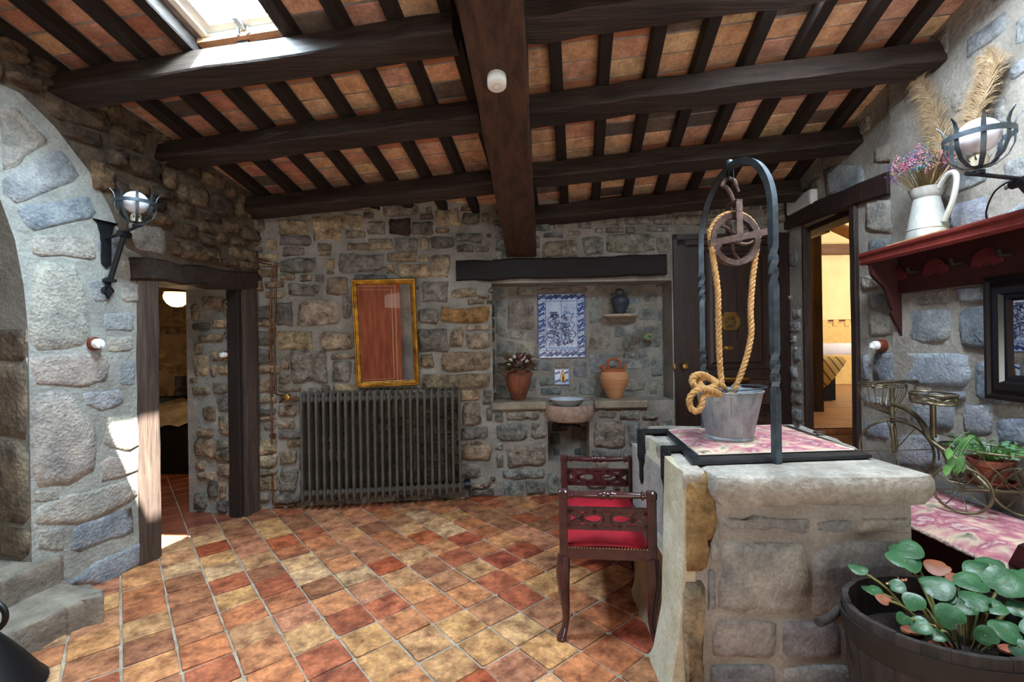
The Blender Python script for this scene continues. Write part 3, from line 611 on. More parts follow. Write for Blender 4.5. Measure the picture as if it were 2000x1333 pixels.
t = thing('bedside_lamp', 'small unlit lamp with dark cylindrical shade on the night table', 'lamp', nl); grey_d = mat('dark_shade', (70, 66, 66), (50, 47, 46), rough=.7)
MB().lathe([(.06, 0), (.085, .03), (.08, .09), (.03, .13), (.012, .16)], nl, 16).build('base', grey_d, t); MB().lathe([(.065, .14), (.07, .14), (.07, .3), (.065, .3)], nl, 18).build('shade', grey_d, t)
# ------------------------------------------------------------------ porcelain switches
def switch(W, px, py, label, d=.0, face=None, k=1.):
    O, n, ex = (W.p(*W.st(px, py), d), W.n, W.ex) if W else face
    t = thing('light_switch', label, 'switch', O, 'porcelain switches'); ax = (ex, Z, n)
    MB().lathe([(.042 * k, -.02), (.042 * k, .018), (.037 * k, .024)], O, 20, ax).build('base', brown_cer, t)
    c = MB().lathe([(.031 * k, .022), (.032 * k, .045), (.027 * k, .056), (.0001, .058)], O, 20, ax).build('cover', porc, t)
    MB().box(O + n * .066, (.011, .032, .02), ax).build('knob', porc, c)
switch(LW, 183, 672, 'round white porcelain switch on brown base on the sunlit left wall')
switch(RW, 1727, 675, 'round porcelain switch on brown base under the red shelf bracket', .02)
switch(None, 0, 0, 'small porcelain switch on the stone reveal inside the left doorway', face=(LW.p(dl1 - .03, 1.42, -.13), -LW.ex, -LW.n), k=.8)
p = RW.p(*RW.st(1557, 685)); t = thing('wall_socket', 'round white socket on the narrow stone strip beside the dark door', 'socket', p)
MB().lathe([(.032, -.01), (.032, .012), (.026, .02), (.02, .016), (.0001, .014)], p, 18, (RW.ex, Z, RW.n)).build('plate', porc, t); MB().ball(p + RW.n * .014, .006, 8, 6).build('pin', iron, t)
# ------------------------------------------------------------------ sconces
def sconce(W, c, rad, label, mir=1):
    n = W.n; p0 = c - n * (c - W.O).dot(n)
    ex = W.ex * mir; t = thing('wall_sconce', label, 'wall lamp', p0, 'iron torch sconces')
    cage = MB(); k = rad / .106
    for i in range(8):
        a = math.radians(i * 45 + 12); e = n * math.cos(a) + W.ex * math.sin(a)
        pr = [(.015, -.1), (.05, -.095), (.085, -.065), (.104, -.02), (.106, .02), (.104, .05), (.112, .075), (.128, .095)]
        P = [c + e * (r * k) + Z * (z * k) for r, z in pr]; q = e.cross(Z); W_ = [.014, .016, .017, .017, .017, .016, .012, .002]
        vs = []; fs = []
        for p_, w_ in zip(P, W_): vs += [p_ - q * w_ / 2 * k, p_ + q * w_ / 2 * k, p_ + q * w_ / 2 * k - e * .004, p_ - q * w_ / 2 * k - e * .004]
        for j in range(7): fs += [(j * 4 + m_, j * 4 + (m_ + 1) % 4, j * 4 + 4 + (m_ + 1) % 4, j * 4 + 4 + m_) for m_ in range(4)]
        cage.add(vs, fs + [(0, 1, 2, 3), (28, 31, 30, 29)])
        MB().ball(P[4] + e * .003, .006 * k, 6, 4)
    cg = cage.build('cage', iron_blue, t)
    rg = MB(); rg.lathe([(.107 * k, .012 * k), (.110 * k, .012 * k), (.110 * k, .034 * k), (.107 * k, .034 * k), (.107 * k, .012 * k)], c, 28); rg.build('ring', iron_blue, t)
    gb = MB().ball(c + Z * .028 * k, .07 * k, 20, 12); gb.build('globe', MATS.get('opal') or mat('opal', (240, 240, 250), rough=.12, spec=.6), t)
    MB().lathe([(.03 * k, -.095 * k), (.03 * k, -.06 * k), (.022 * k, -.045 * k)], c, 12).build('socket', mat('lamp_holder', (196, 186, 160), rough=.4), t)
    lf = MB()
    for i in range(8):
        a = math.radians(i * 45 + 34); e = n * math.cos(a) + W.ex * math.sin(a); q = e.cross(Z) * .008 * k
        lf.add([c + e * .01 * k - Z * .1 * k - q, c + e * .01 * k - Z * .1 * k + q, c + e * .045 * k - Z * .05 * k], [(0, 1, 2), (2, 1, 0)])
    stuff(lf.build('leaf_crown', iron_blue, t))
    ar = MB(); z0 = c.z - .115 * k; hp = p0.copy(); hp.z = z0 - .07
    ar.tube(smoothpath([hp, hp.lerp(V((c.x, c.y, z0 - .02)), .5) + Z * .0, V((c.x, c.y, z0 - .012)), V((c.x, c.y, z0 - .005)) + n * .05 * k], 5), .009 * k, 8)
    ar.lathe([(.02 * k, -.11 * k), (.02 * k, -.125 * k), (.008, -.13 * k)], c, 10); ar.build('arm', iron, t)
    st = MB(); lo = p0.copy(); lo.z = z0 - .34; el = hp.lerp(V((c.x, c.y, z0)), .62) - Z * .025
    st.tube([el, lo + n * .035], .016 * k, 10); st.tube([el - W.ex * .035, el + W.ex * .035], .02 * k, 12); st.build('strut', iron, t)
    pl_ = MB(); u = hp
    pl_.prism([(-.05, .1), (-.075, .115), (-.035, .085), (0, .1), (.035, .085), (.075, .115), (.05, .1), (.03, .02), (.028, -.16), (0, -.19), (-.028, -.16), (-.03, .02)], u, W.ex, Z, n, .0, .012); pl_.build('wall_plate', iron, t)
    fl = MB(); fl.prism([(0, -.085), (.02, -.045), (.006, -.012), (.018, .04), (0, .055), (-.018, .04), (-.006, -.012), (-.02, -.045)], lo - Z * .03, W.ex, Z, n, .0, .03)
    for s_ in (-1, 1): fl.ribbon([(s_ * a, b_) for a, b_ in [(.004, -.01), (.02, -.012), (.036, -.03), (.03, -.046), (.02, -.04)]], .006, lo - Z * .03, W.ex, Z, n, .01, .02)
    fl.box(lo + n * .03, (.05, .06, .02), W.ax()); fl.build('finial', iron, t)
    return t, c, hp
cl_ = LW.p(*LW.st(205, 455)) + LW.n * .26; cl_.z = 2.385
sconce(LW, cl_, .106, 'iron torch sconce with white globe on the left wall above the arch')
sc, cc, hp = sconce(RW, aty(1911, 280, 2.04), .115, 'iron torch sconce with white globe on the right wall over the shelf')
MB().tube(smoothpath([aty(1980, 350, 2.05), aty(1945, 372, 2.15), aty(1927, 410, 2.25), aty(1930, 440, 2.32), aty(1942, 455, 2.36)], 6), .004, 6).build('cable', iron, sc)
# ------------------------------------------------------------------ radiator, valve, pipes
r0, r1 = BA.st(583, 880, .18)[0], BA.st(904, 880, .18)[0]; NS = 23
rad = thing('radiator', 'old grey cast iron column radiator under the gilt mirror', 'radiator', BA.p((r0 + r1) / 2, .07, .12))
radm = mat('radiator_paint', (98, 92, 84), (76, 72, 66), rough=.5, scale=12, bump=.12, spec=.4)
pt = (r1 - r0) / (NS - .2); sec = MB()
zb, zt = .085, 1.075
for d in (.06, .115, .17):
    pr = [(.004, zb), (.012, zb + .012), (.0145, zb + .05), (.0145, zb + .15), (.0125, zb + .25), (.0125, zt - .25), (.0145, zt - .12), (.0145, zt - .05), (.012, zt - .012), (.004, zt)]
    sec.lathe(pr, BA.p(0, 0, d), 8, BA.ax(), 1, 1.55)
for z in (zb + .075, zt - .075):
    for d in (.115,):
        sec.lathe([(.02, -pt / 2), (.034, -pt * .3), (.034, pt * .3), (.02, pt / 2)], BA.p(0, z, d + .012), 12, (BA.n, Z, BA.ex))
        sec.box(BA.p(0, z, d), (.02, .13, .045), BA.ax())
sme = sec.mesh('section')
for i in range(NS):
    o = link('section', sme, radm, rad); o.location = BA.ex * (r0 + pt * (i + .4))
br = MB(); e0 = BA.p(r1 + .01, zb + .075, .1); br.tube([e0, e0 + BA.ex * .06], .03, 12); br.box(BA.p(r1 + .04, zb + .06, .04), (.05, .1, .08), BA.ax()); br.build('bracket', iron, rad)
vp = BA.p(*BA.st(560, 776, .1), .1); vt = thing('radiator_valve', 'brass radiator valve with black lever left of the radiator', 'valve', vp)
MB().lathe([(.012, -.02), (.03, -.02), (.034, 0), (.03, .02), (.015, .025), (.015, .04), (.0001, .042)], vp, 16, BA.ax()[:1] + (Z, BA.n)).build('body', brass, vt)
MB().tube([vp, BA.p(r0, zt - .075, .11)], .012, 10).build('union', copper, vt); MB().tube([vp + BA.n * .035, vp + BA.n * .04 - BA.ex * .05 - Z * .045], [.006, .009], 8).build('lever', mat('black_plastic', (22, 22, 22), rough=.35), vt)
pi = thing('heating_pipes', 'pair of copper heating pipes running down the corner by the left doorway', 'pipe', BA.p(-.05, 0, .03))
def bp(px, py, d=.03): return BA.p(*BA.st(px, py, d), d)
MB().tube([bp(503, 512), bp(532, 518), bp(530, 560), bp(529, 590), bp(527, 630), bp(529, 700), bp(531, 850), bp(533, 975), bp(537, 990), bp(575, 987), BA.p(r0 + .02, zb + .04, .1)], .0085, 8).build('return_pipe', copper, pi)
MB().tube([bp(503, 506), bp(539, 514), bp(538, 580), bp(537, 600), bp(535, 632), bp(536, 700), bp(538, 770), vp], .0085, 8).build('feed_pipe', copper, pi)
for y in (645, 851): MB().box(bp(533, y, .02), (.05, .012, .04), BA.ax()).build('clip', copper, pi)
# ------------------------------------------------------------------ gilt mirror
TL = 3.2; mc = BA.p(*BA.st(754, 651, .085), .09); rl = math.radians(-1.3)
mex = (BA.ex * math.cos(rl) + Z * math.sin(rl) * -1).normalized(); mez = (Z * math.cos(rl) + BA.ex * math.sin(rl)); mez = (mez * math.cos(math.radians(TL)) + BA.n * math.sin(math.radians(TL))).normalized(); mn = mex.cross(mez); mn = mn if mn.dot(BA.n) > 0 else -mn
t = thing('wall_mirror', 'tall gilt framed mirror hung askew above the radiator', 'mirror', mc); mw, mh = .285, .495
mirror_m = mat('mirror_glass', (225, 225, 222), rough=.01, metal=1.0)
def frame(parent, name, c, ex, ey, n, w_, h_, prof, m):
    """mitred picture frame: prof = list of (inset from outer edge, depth)"""
    vs = []; k = len(prof)
    for sx, sy in ((-1, -1), (1, -1), (1, 1), (-1, 1)): vs += [c + ex * (sx * (w_ - i)) + ey * (sy * (h_ - i)) + n * d for i, d in prof]
    fs = [(a * k + j, a * k + j + 1, ((a + 1) % 4) * k + j + 1, ((a + 1) % 4) * k + j) for a in range(4) for j in range(k - 1)]
    return MB().add(vs, fs).build(name, m, parent, smooth=20)
frame(t, 'frame', mc, mex, mez, mn, mw, mh, [(0, -.02), (0, .012), (.006, .022), (.014, .022), (.02, .01), (.028, .008), (.034, .014), (.04, .012), (.048, .002), (.05, -.004)], gold)
MB().prism([(-mw + .046, -mh + .046), (mw - .046, -mh + .046), (mw - .046, mh - .046), (-mw + .046, mh - .046)], mc, mex, mez, mn, -.012, -.006).build('glass', mirror_m, t, smooth=0)
nail = BA.p(*BA.st(752, 522), .01); cd = MB()
for s_ in (-1, 1): cd.tube([nail + BA.n * .02, mc + mex * (s_ * .2) + mez * (mh - .02) - mn * .01], .0022, 5)
cd.tube([nail - BA.n * .03, nail + BA.n * .03], .004, 6); cd.build('hanging_cord', mat('cord', (60, 50, 40)), t)
# wardrobe-like panelled door behind the viewer that the mirror shows
rw_m = mat('red_mahogany', (172, 92, 58), (128, 60, 40), rough=.4, scale=3.5, sv=(4, 4, .5), coat=.3)
wd = thing('wardrobe', 'tall red mahogany wardrobe with pale inlay, seen only reflected in the gilt mirror', 'wardrobe', (-1.59, -1.29, 0))
MB().box((-1.59, -1.29, 1.08), (1.22, .5, 2.16)).build('carcass', rw_m, wd); dr = MB().box((-1.57, -1.03, 1.08), (1.14, .03, 2.1)).build('door', rw_m, wd)
il = MB()
for e, w_ in ((.07, .01), (.14, .01)): il.ribbon([(-.57 + e, -1.05 + e), (.57 - e, -1.05 + e), (.57 - e, 1.05 - e), (-.57 + e, 1.05 - e)], w_, (-1.57, -1.015, 1.08), X, Z, Y, 0, .002, closed=True)
il.build('inlay', mat('pale_inlay', (214, 190, 150), rough=.4), dr)
# ------------------------------------------------------------------ niche: lintel, ledge, sink
a, c = BB.st(892, 525), BB.st(1299, 521); lt = MB().beam(BB.p(a[0], (BB.st(893, 531)[1]), -.04), BB.p(c[0], BB.st(1299, 519)[1], -.04), .195, .2, BB.n, .014, .008, 12).build('niche_lintel', wood_dark); tag(lt, 'black oak lintel beam across the top of the wall niche', 'lintel')
ledm = mat('ledge_stone', (158, 146, 124), (118, 110, 98), rough=.85, scale=8, bump=.8, bscale=25, fine=.2)
le = thing('niche_ledge', 'worn stone ledge slabs along the bottom of the niche', 'ledge', BB.p(.6, nz0, 0))
for s0, s1 in ((-.02, BB.st(1066, 780)[0]), (BB.st(1160, 780)[0], ns1 + .02)):
    c = BB.p((s0 + s1) / 2, nz0 - .03, -.13); MB().bbox(c, (.36, .075, s1 - s0), (BB.n, Z, BB.ex), .012).build('slab', ledm, le)
sk = BB.p(*BB.st(1112, 800), 0); s_ = thing('stone_sink', 'rounded pinkish stone basin projecting from the wall under the tap', 'sink', sk)
sinkm = mat('pink_granite', (190, 160, 140), (150, 130, 118), rough=.85, scale=24, bump=1.0, bscale=40, fine=.3)
zs = .905
SP = [(.14, -.165), (.2, -.15), (.235, -.1), (.24, -.03), (.235, 0), (.2, .002), (.185, -.02), (.16, -.05), (.0001, -.055)]
MB().lathe(SP, BB.p(BB.st(1112, 800)[0], zs - .03, -.02), 28, (BB.ex, BB.n, Z), 1, .8).build('basin', sinkm, s_)
bw_ = BB.p(BB.st(1107, 780)[0], zs - .035, 0)
t = thing('enamel_bowl', 'white enamel bowl sitting in the stone sink', 'bowl', bw_); MB().lathe([(.09, 0), (.12, .02), (.155, .055), (.17, .062), (.168, .066), (.15, .06), (.115, .025), (.085, .008), (.0001, .008)], bw_, 28, None, 1, .8).build('shell', mat('enamel', (206, 216, 224), (186, 196, 206), rough=.2), t)
MB().tube([BB.p(sk0 + .12, .655, -.2), BB.p(sk0 + .12, .66, -.14), BB.p(sk0 + .14, .665, -.11), BB.p(sk0 + .27, .66, -.1), BB.p(sk0 + .33, .645, -.12)], .012, 8).build('drain_pipe', iron, None) and tag(bpy.data.objects['drain_pipe'], 'bent iron pipe in the recess under the stone sink', 'pipe')
# tile panel
blue = mat('cobalt_glaze', (36, 58, 122), (58, 84, 150), rough=.25, scale=20); blue2 = mat('pale_blue_glaze', (120, 146, 196), rough=.25); tw = mat('white_glaze', (190, 202, 222), (166, 182, 210), rough=.16, scale=8)
D = -.298
def npx(x, y, d=D): return BB.st(x, y, d)
x0, y1 = npx(1049.5, 574); x1, y0 = npx(1143.5, 699)
t = thing('tile_panel', 'blue and white glazed tile picture of a figure with a banner', 'tile picture', BB.p((x0 + x1) / 2, (y0 + y1) / 2, D))
bwid = (x1 - x0) * .166; cw = (x1 - x0 - 2 * bwid) / 2; ch = (y1 - y0 - 2 * bwid) / 3
def swirl(b, cx, cy, w_, h_, d=D + .0125):
    k = min(w_, h_)
    for sx in (-1, 1):
        P = spiral2(cx + sx * k * .24, cy, k * .04, k * .26, 90 * sx, 1.3 * sx, 12); b.ribbon(P, k * .13, BB.O, BB.ex, Z, BB.n, d, d + .0008)
        b.ribbon(spiral2(cx + sx * k * .3, cy + sx * k * .24, k * .03, k * .14, 0, sx, 8), k * .11, BB.O, BB.ex, Z, BB.n, d, d + .0008)
    b.ribbon([(cx - w_ * .5, cy - h_ * .3), (cx - w_ * .1, cy - h_ * .1), (cx + w_ * .1, cy + h_ * .15), (cx + w_ * .48, cy + h_ * .36)], [k * .04, k * .2, k * .2, k * .04], BB.O, BB.ex, Z, BB.n, d, d + .0008)
def ptile(a, b_, c, e, border=True):
    g = .0012; bb = MB(); bb.quadbox([BB.p(p_, q_, D) for p_, q_ in ((a + g, b_ + g), (c - g, b_ + g), (c - g, e - g), (a + g, e - g))], [BB.p(p_, q_, D + .012) for p_, q_ in ((a + g * 2, b_ + g * 2), (c - g * 2, b_ + g * 2), (c - g * 2, e - g * 2), (a + g * 2, e - g * 2))])
    o = bb.build('tile', tw, t, smooth=0)
    if border:
        s_ = MB(); w_, h_ = c - a, e - b_; swirl(s_, (a + c) / 2, (b_ + e) / 2, w_, h_)
        if abs(w_ - h_) > .02:
            dx, dy = (w_ * .3, 0) if w_ > h_ else (0, h_ * .3)
            swirl(s_, (a + c) / 2 - dx, (b_ + e) / 2 - dy, bwid * .8, bwid * .8); swirl(s_, (a + c) / 2 + dx, (b_ + e) / 2 + dy, bwid * .8, bwid * .8)
        s_.build('painted_scroll', blue, o, smooth=0)
for i in range(2):
    for j in range(3): ptile(x0 + bwid + i * cw, y0 + bwid + j * ch, x0 + bwid + (i + 1) * cw, y0 + bwid + (j + 1) * ch, False)
    for q in (y0, y1 - bwid): ptile(x0 + bwid + i * cw, q, x0 + bwid + (i + 1) * cw, q + bwid); ptile(x0 if i == 0 else x1 - bwid, q, x0 + bwid if i == 0 else x1, q + bwid)
    for j in range(3): q = x0 if i == 0 else x1 - bwid; ptile(q, y0 + bwid + j * ch, q + bwid, y0 + bwid + (j + 1) * ch)
fb = MB(); rr = lambda b, P, w_: b.ribbon(P, w_, BB.O, BB.ex, Z, BB.n, D + .0126, D + .0134, closed=True)
rr(fb, [(x0 + .004, y0 + .004), (x1 - .004, y0 + .004), (x1 - .004, y1 - .004), (x0 + .004, y1 - .004)], .009); rr(fb, [(x0 + bwid, y0 + bwid), (x1 - bwid, y0 + bwid), (x1 - bwid, y1 - bwid), (x0 + bwid, y1 - bwid)], .006); fb.build('painted_border', blue, t, smooth=0)
def pp(x, y): return npx(880 + x / 4.444, 440 + y / 4.444)
fg = MB(); fp = MB()
def st_(b, P, w_): b.ribbon([pp(*q) for q in P], w_, BB.O, BB.ex, Z, BB.n, D + .0127, D + .0137)
QR = random.Random(3)
for cx, cy, w_, h_, n_ in ((895, 800, 40, 40, 14), (900, 900, 50, 60, 22), (900, 1000, 65, 40, 20), (1000, 830, 30, 60, 14), (1000, 930, 40, 70, 22), (1010, 1020, 40, 20, 8)):
    for i in range(int(n_ * 2.3)):
        x, y = cx + QR.uniform(-w_, w_), cy + QR.uniform(-h_, h_); a = QR.uniform(0, 360)
        st_(fg if QR.random() < .7 else fp, arc2(x, y, QR.uniform(6, 16), a, a + QR.uniform(120, 260), 6), [.003] + [.0085] * 5 + [.003])
for i in range(7): st_(fp if i % 2 else fg, arc2(860 + i * 38, 1070, 28, 10, 170, 8, 34), .008); MB().prism([pp(860 + i * 38 + a, 1075 - b_) for a, b_ in arc2(0, 0, 20, 0, 180, 8)], BB.O, BB.ex, Z, BB.n, D + .0126, D + .0132).build('painted_hill', blue2, t, smooth=0)
st_(fg, [(970, 710), (1020, 725)], .004); st_(fg, [(1010, 690), (980, 760), (960, 800)], .004); st_(fp, [(985, 745), (1020, 755), (1045, 775), (1070, 765)], .016); st_(fg, [(900, 850), (960, 860)], .006); st_(fg, [(945, 820), (890, 960)], .005)
st_(fg, [(1065, 770), (1050, 800), (1040, 830), (1060, 850), (1080, 860), (1060, 890), (1050, 910), (1080, 930), (1085, 960), (1060, 980)], .008); st_(fp, [(825, 730), (860, 745), (885, 730), (880, 690), (860, 680)], .0025); st_(fp, [(1040, 690), (1050, 715), (1075, 725), (1100, 715)], .0025)
fg.build('painted_figure', mat('manganese_glaze', (48, 44, 84), (66, 64, 110), rough=.3, scale=20), t, smooth=0); stuff(fp.build('painted_wash', blue2, t, smooth=0))
# tap tile
x0, y1 = npx(1082, 721); x1, y0 = npx(1112, 752); t = thing('tap_tile', 'blue and white tile with a small brass insect-shaped tap above the sink', 'tap', BB.p((x0 + x1) / 2, (y0 + y1) / 2, D)); ptile(x0, y0, x1, y1, False)
s_ = MB(); rr(s_, [(x0 + .006, y0 + .006), (x1 - .006, y0 + .006), (x1 - .006, y1 - .006), (x0 + .006, y1 - .006)], .006); k = (x1 - x0) * .27
for a in (-1, 1):
    for c in (-1, 1): swirl(s_, (x0 + x1) / 2 + a * k, (y0 + y1) / 2 + c * k, k * 1.3, k * 1.3)
s_.build('painted_scroll', blue, t, smooth=0)
q = BB.p((x0 + x1) / 2 + .01, (y0 + y1) / 2, D + .03); MB().lathe([(.0001, -.05), (.014, -.035), (.018, 0), (.013, .03), (.008, .05), (.012, .06), (.0001, .07)], q, 12).build('spout', brass, t); MB().tube([q + Z * .05 - BB.n * .03, q + Z * .05 + BB.n * .01], .009, 8).build('stem', brass, t)
for s in (-1, 1): MB().prism([(0, .04), (s * .02, .02), (s * .022, -.03), (s * .008, -.04), (0, -.02)], q, BB.ex, Z, BB.n, .008, .012).build('wing', brass, t, smooth=0)
# ------------------------------------------------------------------ jars in the niche
def jar(name, label, cat, px, pyb, y_d, prof, m, parts=()):
    s0, _ = BB.st(px, pyb, y_d); p_ = BB.p(s0, nz0 + .009, y_d); t = thing(name, label, cat, p_); MB().lathe(prof, p_, 28).build('body', m, t); return t, p_
terra = mat('terracotta_rough', (142, 80, 52), (84, 50, 38), rough=.75, scale=7, sv=(3, 3, .6), bump=1.2, bscale=18, bsv=(1, 1, .15), fine=.25)
t, p_ = jar('clay_vase', 'rough brown clay vase with flowers at the left of the niche', 'vase', 1013, 776, -.13, [(.06, 0), (.068, .01), (.085, .06), (.115, .14), (.125, .2), (.12, .245), (.085, .275), (.076, .285), (.08, .3), (.072, .302), (.066, .28), (.06, .2), (.0001, .19)], terra)
for s in (-1, 1): MB().tube(smoothpath([p_ + X * s * .075 + Z * .285, p_ + X * s * .125 + Z * .275, p_ + X * s * .128 + Z * .24, p_ + X * s * .115 + Z * .225], 4), .013, 8).build('handle', terra, t)
fl = thing('flower_bunch', 'artificial dark leaves and white blossoms standing in the clay vase', 'flowers', p_ + Z * .29); lv = mat('olive_leaves', (74, 74, 44), (92, 44, 34), rough=.6, scale=12, lo=.45, hi=.55)
FR = random.Random(5)
def leaf(b, c, d, n, L, w_):
    d = d.normalized(); q = d.cross(n).normalized(); n = q.cross(d)
    b.add([c, c + d * L * .35 + q * w_ + n * L * .06, c + d * L * .75 + q * w_ * .7, c + d * L - n * L * .1, c + d * L * .75 - q * w_ * .7, c + d * L * .35 - q * w_ + n * L * .06, c + d * L * .45 - n * L * .04], [(0, 1, 6), (1, 2, 6), (2, 3, 6), (3, 4, 6), (4, 5, 6), (5, 0, 6)])
for i in range(70):
    d = V((FR.gauss(0, .8), FR.gauss(-.2, .5), FR.uniform(.15, 1.1))).normalized(); c = p_ + Z * .3 + V((d.x * .1, d.y * .07, d.z * .13)) * FR.uniform(.5, 1.2)
    b_ = MB(); leaf(b_, c, d + V((0, 0, -.3)), V((0, -.6, .7)), FR.uniform(.055, .1), FR.uniform(.016, .028)); b_.build('leaf', lv, fl)
for i in range(13):
    d = V((FR.gauss(0, .7), -.4, FR.uniform(.2, 1))).normalized(); c = p_ + Z * .31 + V((d.x * .12, d.y * .09, d.z * .14)); b_ = MB()
    for k in range(5): a = k * 1.257; leaf(b_, c, V((math.cos(a), -.25, math.sin(a))), V((0, -1, .2)), .022, .008)
    b_.build('blossom', mat('white_petals', (206, 204, 186), rough=.6) if i % 3 else mat('red_petals', (110, 40, 38), rough=.6), fl)
st = MB()
for i in range(8): st.tube([p_ + Z * .22, p_ + Z * .32 + V((FR.uniform(-.07, .07), FR.uniform(-.05, .03), FR.uniform(.0, .08)))], .003, 5)
stuff(st.build('stems', lv, fl))
clay = mat('pale_clay', (206, 148, 104), (186, 128, 88), rough=.8, scale=4, sv=(.5, .5, 6), bump=.4, bscale=14, bsv=(.1, .1, 4)); clay_r = mat('orange_clay', (176, 98, 58), (146, 78, 46), rough=.7, scale=9)
def botijo(t, p_, k, body, trim):
    MB().lathe([(r * k, z * k) for r, z in [(.072, 0), (.078, .012), (.092, .06), (.125, .13), (.143, .185), (.146, .215), (.135, .255), (.105, .285), (.06, .302), (.0001, .306)]], p_, 30).build('body', body, t)
    MB().lathe([(r * k, z * k) for r, z in [(.12, .272), (.106, .287), (.06, .306), (.0001, .311)]], p_, 30).build('shoulder', trim, t)
    MB().tube(smoothpath([p_ + X * k * a + Z * k * z for a, z in [(-.05, .3), (-.062, .34), (-.05, .385), (0, .398), (.05, .385), (.062, .34), (.05, .3)]], 4), .013 * k, 8).build('handle', trim, t)
    MB().lathe([(r * k, z * k) for r, z in [(.022, -.02), (.024, .03), (.034, .055), (.028, .056), (.018, .03)]], p_ + V((-.098, 0, .285)) * k, 14, (V((.85, 0, .5)), Y, V((-.5, 0, .85)))).build('filler_neck', trim, t)
    MB().lathe([(r * k, z * k) for r, z in [(.017, -.02), (.015, .045), (.009, .06), (.006, .058)]], p_ + V((.098, 0, .29)) * k, 12, (V((.9, 0, -.4)), Y, V((.4, 0, .9)))).build('spout', trim, t)
s0, _ = BB.st(1200, 772, -.15); p_ = BB.p(s0, nz0 + .009, -.15); t = thing('water_jug', 'pale clay water jug with ring handle at the right of the niche', 'jug', p_); botijo(t, p_, .98, clay, clay_r)
jp = p_
s0, t0 = BB.st(1212, 612, -.22); sh = BB.p(s0 - .0, t0 - .03, -.22); o = MB().lathe([(.0001, -.022), (.12, -.022), (.185, -.004), (.19, .006), (.18, .018), (.0001, .02)], sh, 22, None, 1, .55).build('stone_bracket', mat('bracket_stone', (190, 170, 150), (150, 136, 122), rough=.85, scale=14, bump=.8)); tag(o, 'small thin stone shelf jutting from the niche wall under the black jug', 'shelf')
blj = mat('black_pottery', (58, 66, 76), (36, 40, 46), rough=.5, scale=10, bump=.3); t = thing('water_jug', 'small black pottery jug with ring handle high on the stone bracket', 'jug', sh + Z * .019); botijo(t, sh + Z * .019, .62, blj, blj)
fe = thing('peacock_feather', 'peacock feather with green eye standing behind the pale jug', 'feather', jp + V((.1, .08, .3))); st = MB(); fm = mat('feather_barbs', (108, 96, 74), (76, 74, 58), rough=.8); rb = MB()
P = smoothpath([BB.p(*BB.st(1217, 712, -.2), -.2), BB.p(*BB.st(1227, 680, -.2), -.2), BB.p(*BB.st(1244, 662, -.2), -.2), BB.p(*BB.st(1268, 658, -.2), -.2)], 8); rb.tube(P, [.003 - .0001 * i for i in range(len(P))], 5); rb.build('quill', fm, fe)
for i in range(54):
    k = FR.uniform(.25, 1) * (len(P) - 1); p0 = P[int(k)]; a = FR.uniform(20, 190); L = FR.uniform(.06, .13)
    d = V((math.cos(math.radians(a)), 0, math.sin(math.radians(a)))); q = V((d.z, 0, -d.x)) * FR.uniform(-.04, .04)
    st.tube(smoothpath([p0, p0 + d * L * .5 + q * .6, p0 + d * L + q * 1.6], 3), [.002] * 7, 3, caps=False)
stuff(st.build('barbs', fm, fe)); e = P[-1] - Y * .006; ax = (X, Z, -Y)
MB().lathe([(.0001, .001), (.04, 0), (.05, -.002)], e, 20, ax, 1, .75).build('eye_outer', mat('feather_bronze', (120, 110, 62), rough=.5), fe); MB().lathe([(.0001, .004), (.017, .003), (.018, .001)], e, 16, ax).build('eye_green', mat('feather_green', (20, 130, 104), rough=.3, metal=.3), fe); MB().lathe([(.0001, .006), (.008, .005)], e, 12, ax).build('eye_blue', mat('feather_blue', (16, 24, 60), rough=.3), fe)
# ------------------------------------------------------------------ dark panelled door at the right of the back wall
F0, F1 = cd0, bl; cdh = cdt
t = thing('panelled_door', 'closed dark brown panelled door with brass fittings behind the well', 'door', BB.p((F0 + F1) / 2, 0, -.05))
def bsl(px, d=-.02): return BB.st(px, 650, d)[0]
l0, l1 = bsl(1340), bsl(1520)
f = MB()
for s0, s1, t0, t1, d in ((F0, F0 + .035, 0, cdh, .03), (F0 + .035, l0, 0, cdh - .03, .012), (l1, F1 + .02, 0, cdh, .02), (F0, F1, cdh - .05, cdh, .03), (F0 + .03, l1, cdh - .1, cdh - .05, .012)): wbox(f, BB, s0, s1, t0, t1, -.3, d)
f.build('frame', door_m, t, smooth=0)
MB().prism([(l0, 0), (l1, 0), (l1, cdh - .08), (l0, cdh - .08)], BB.O, BB.ex, Z, BB.n, -.09, -.03).build('leaf', door_m, t, smooth=0)
def tz(py): return BB.st(1430, py, -.03)[1]
ph = mat('door_moulding', (66, 44, 36), (48, 30, 25), rough=.3, spec=.6)
for y0_, y1_, x0_, x1_ in ((488, 722, 1376, 1500), (738, 792, 1376, 1500), (808, 950, 1376, 1500)):
    a, c = BB.st(x0_, 600, -.03)[0], BB.st(x1_, 600, -.03)[0]; b0_, b1_ = tz(y1_), tz(y0_); w_, h_ = (c - a) / 2, (b1_ - b0_) / 2
    frame(t, 'panel_moulding', BB.p((a + c) / 2, (b0_ + b1_) / 2, -.03), BB.ex, Z, BB.n, w_, h_, [(0, 0), (.006, .014), (.016, .012), (.024, .002), (.05, .002), (.075, .012), (min(w_, h_) - .005, .012)], ph if y0_ > 700 else door_m)
def bq(px, py, d=-.03): return BB.p(*BB.st(px, py, d), d)
c = bq(1425, 630, -.016); dp = MB(); dp.prism([(-.06, -.075), (.06, -.075), (.095, -.02), (.095, .03), (.06, .095), (-.04, .1), (-.095, .03), (-.095, -.03)], c, BB.ex, Z, BB.n, 0, .014); dp = dp.build('peephole_plate', brass, t)
ro = MB()
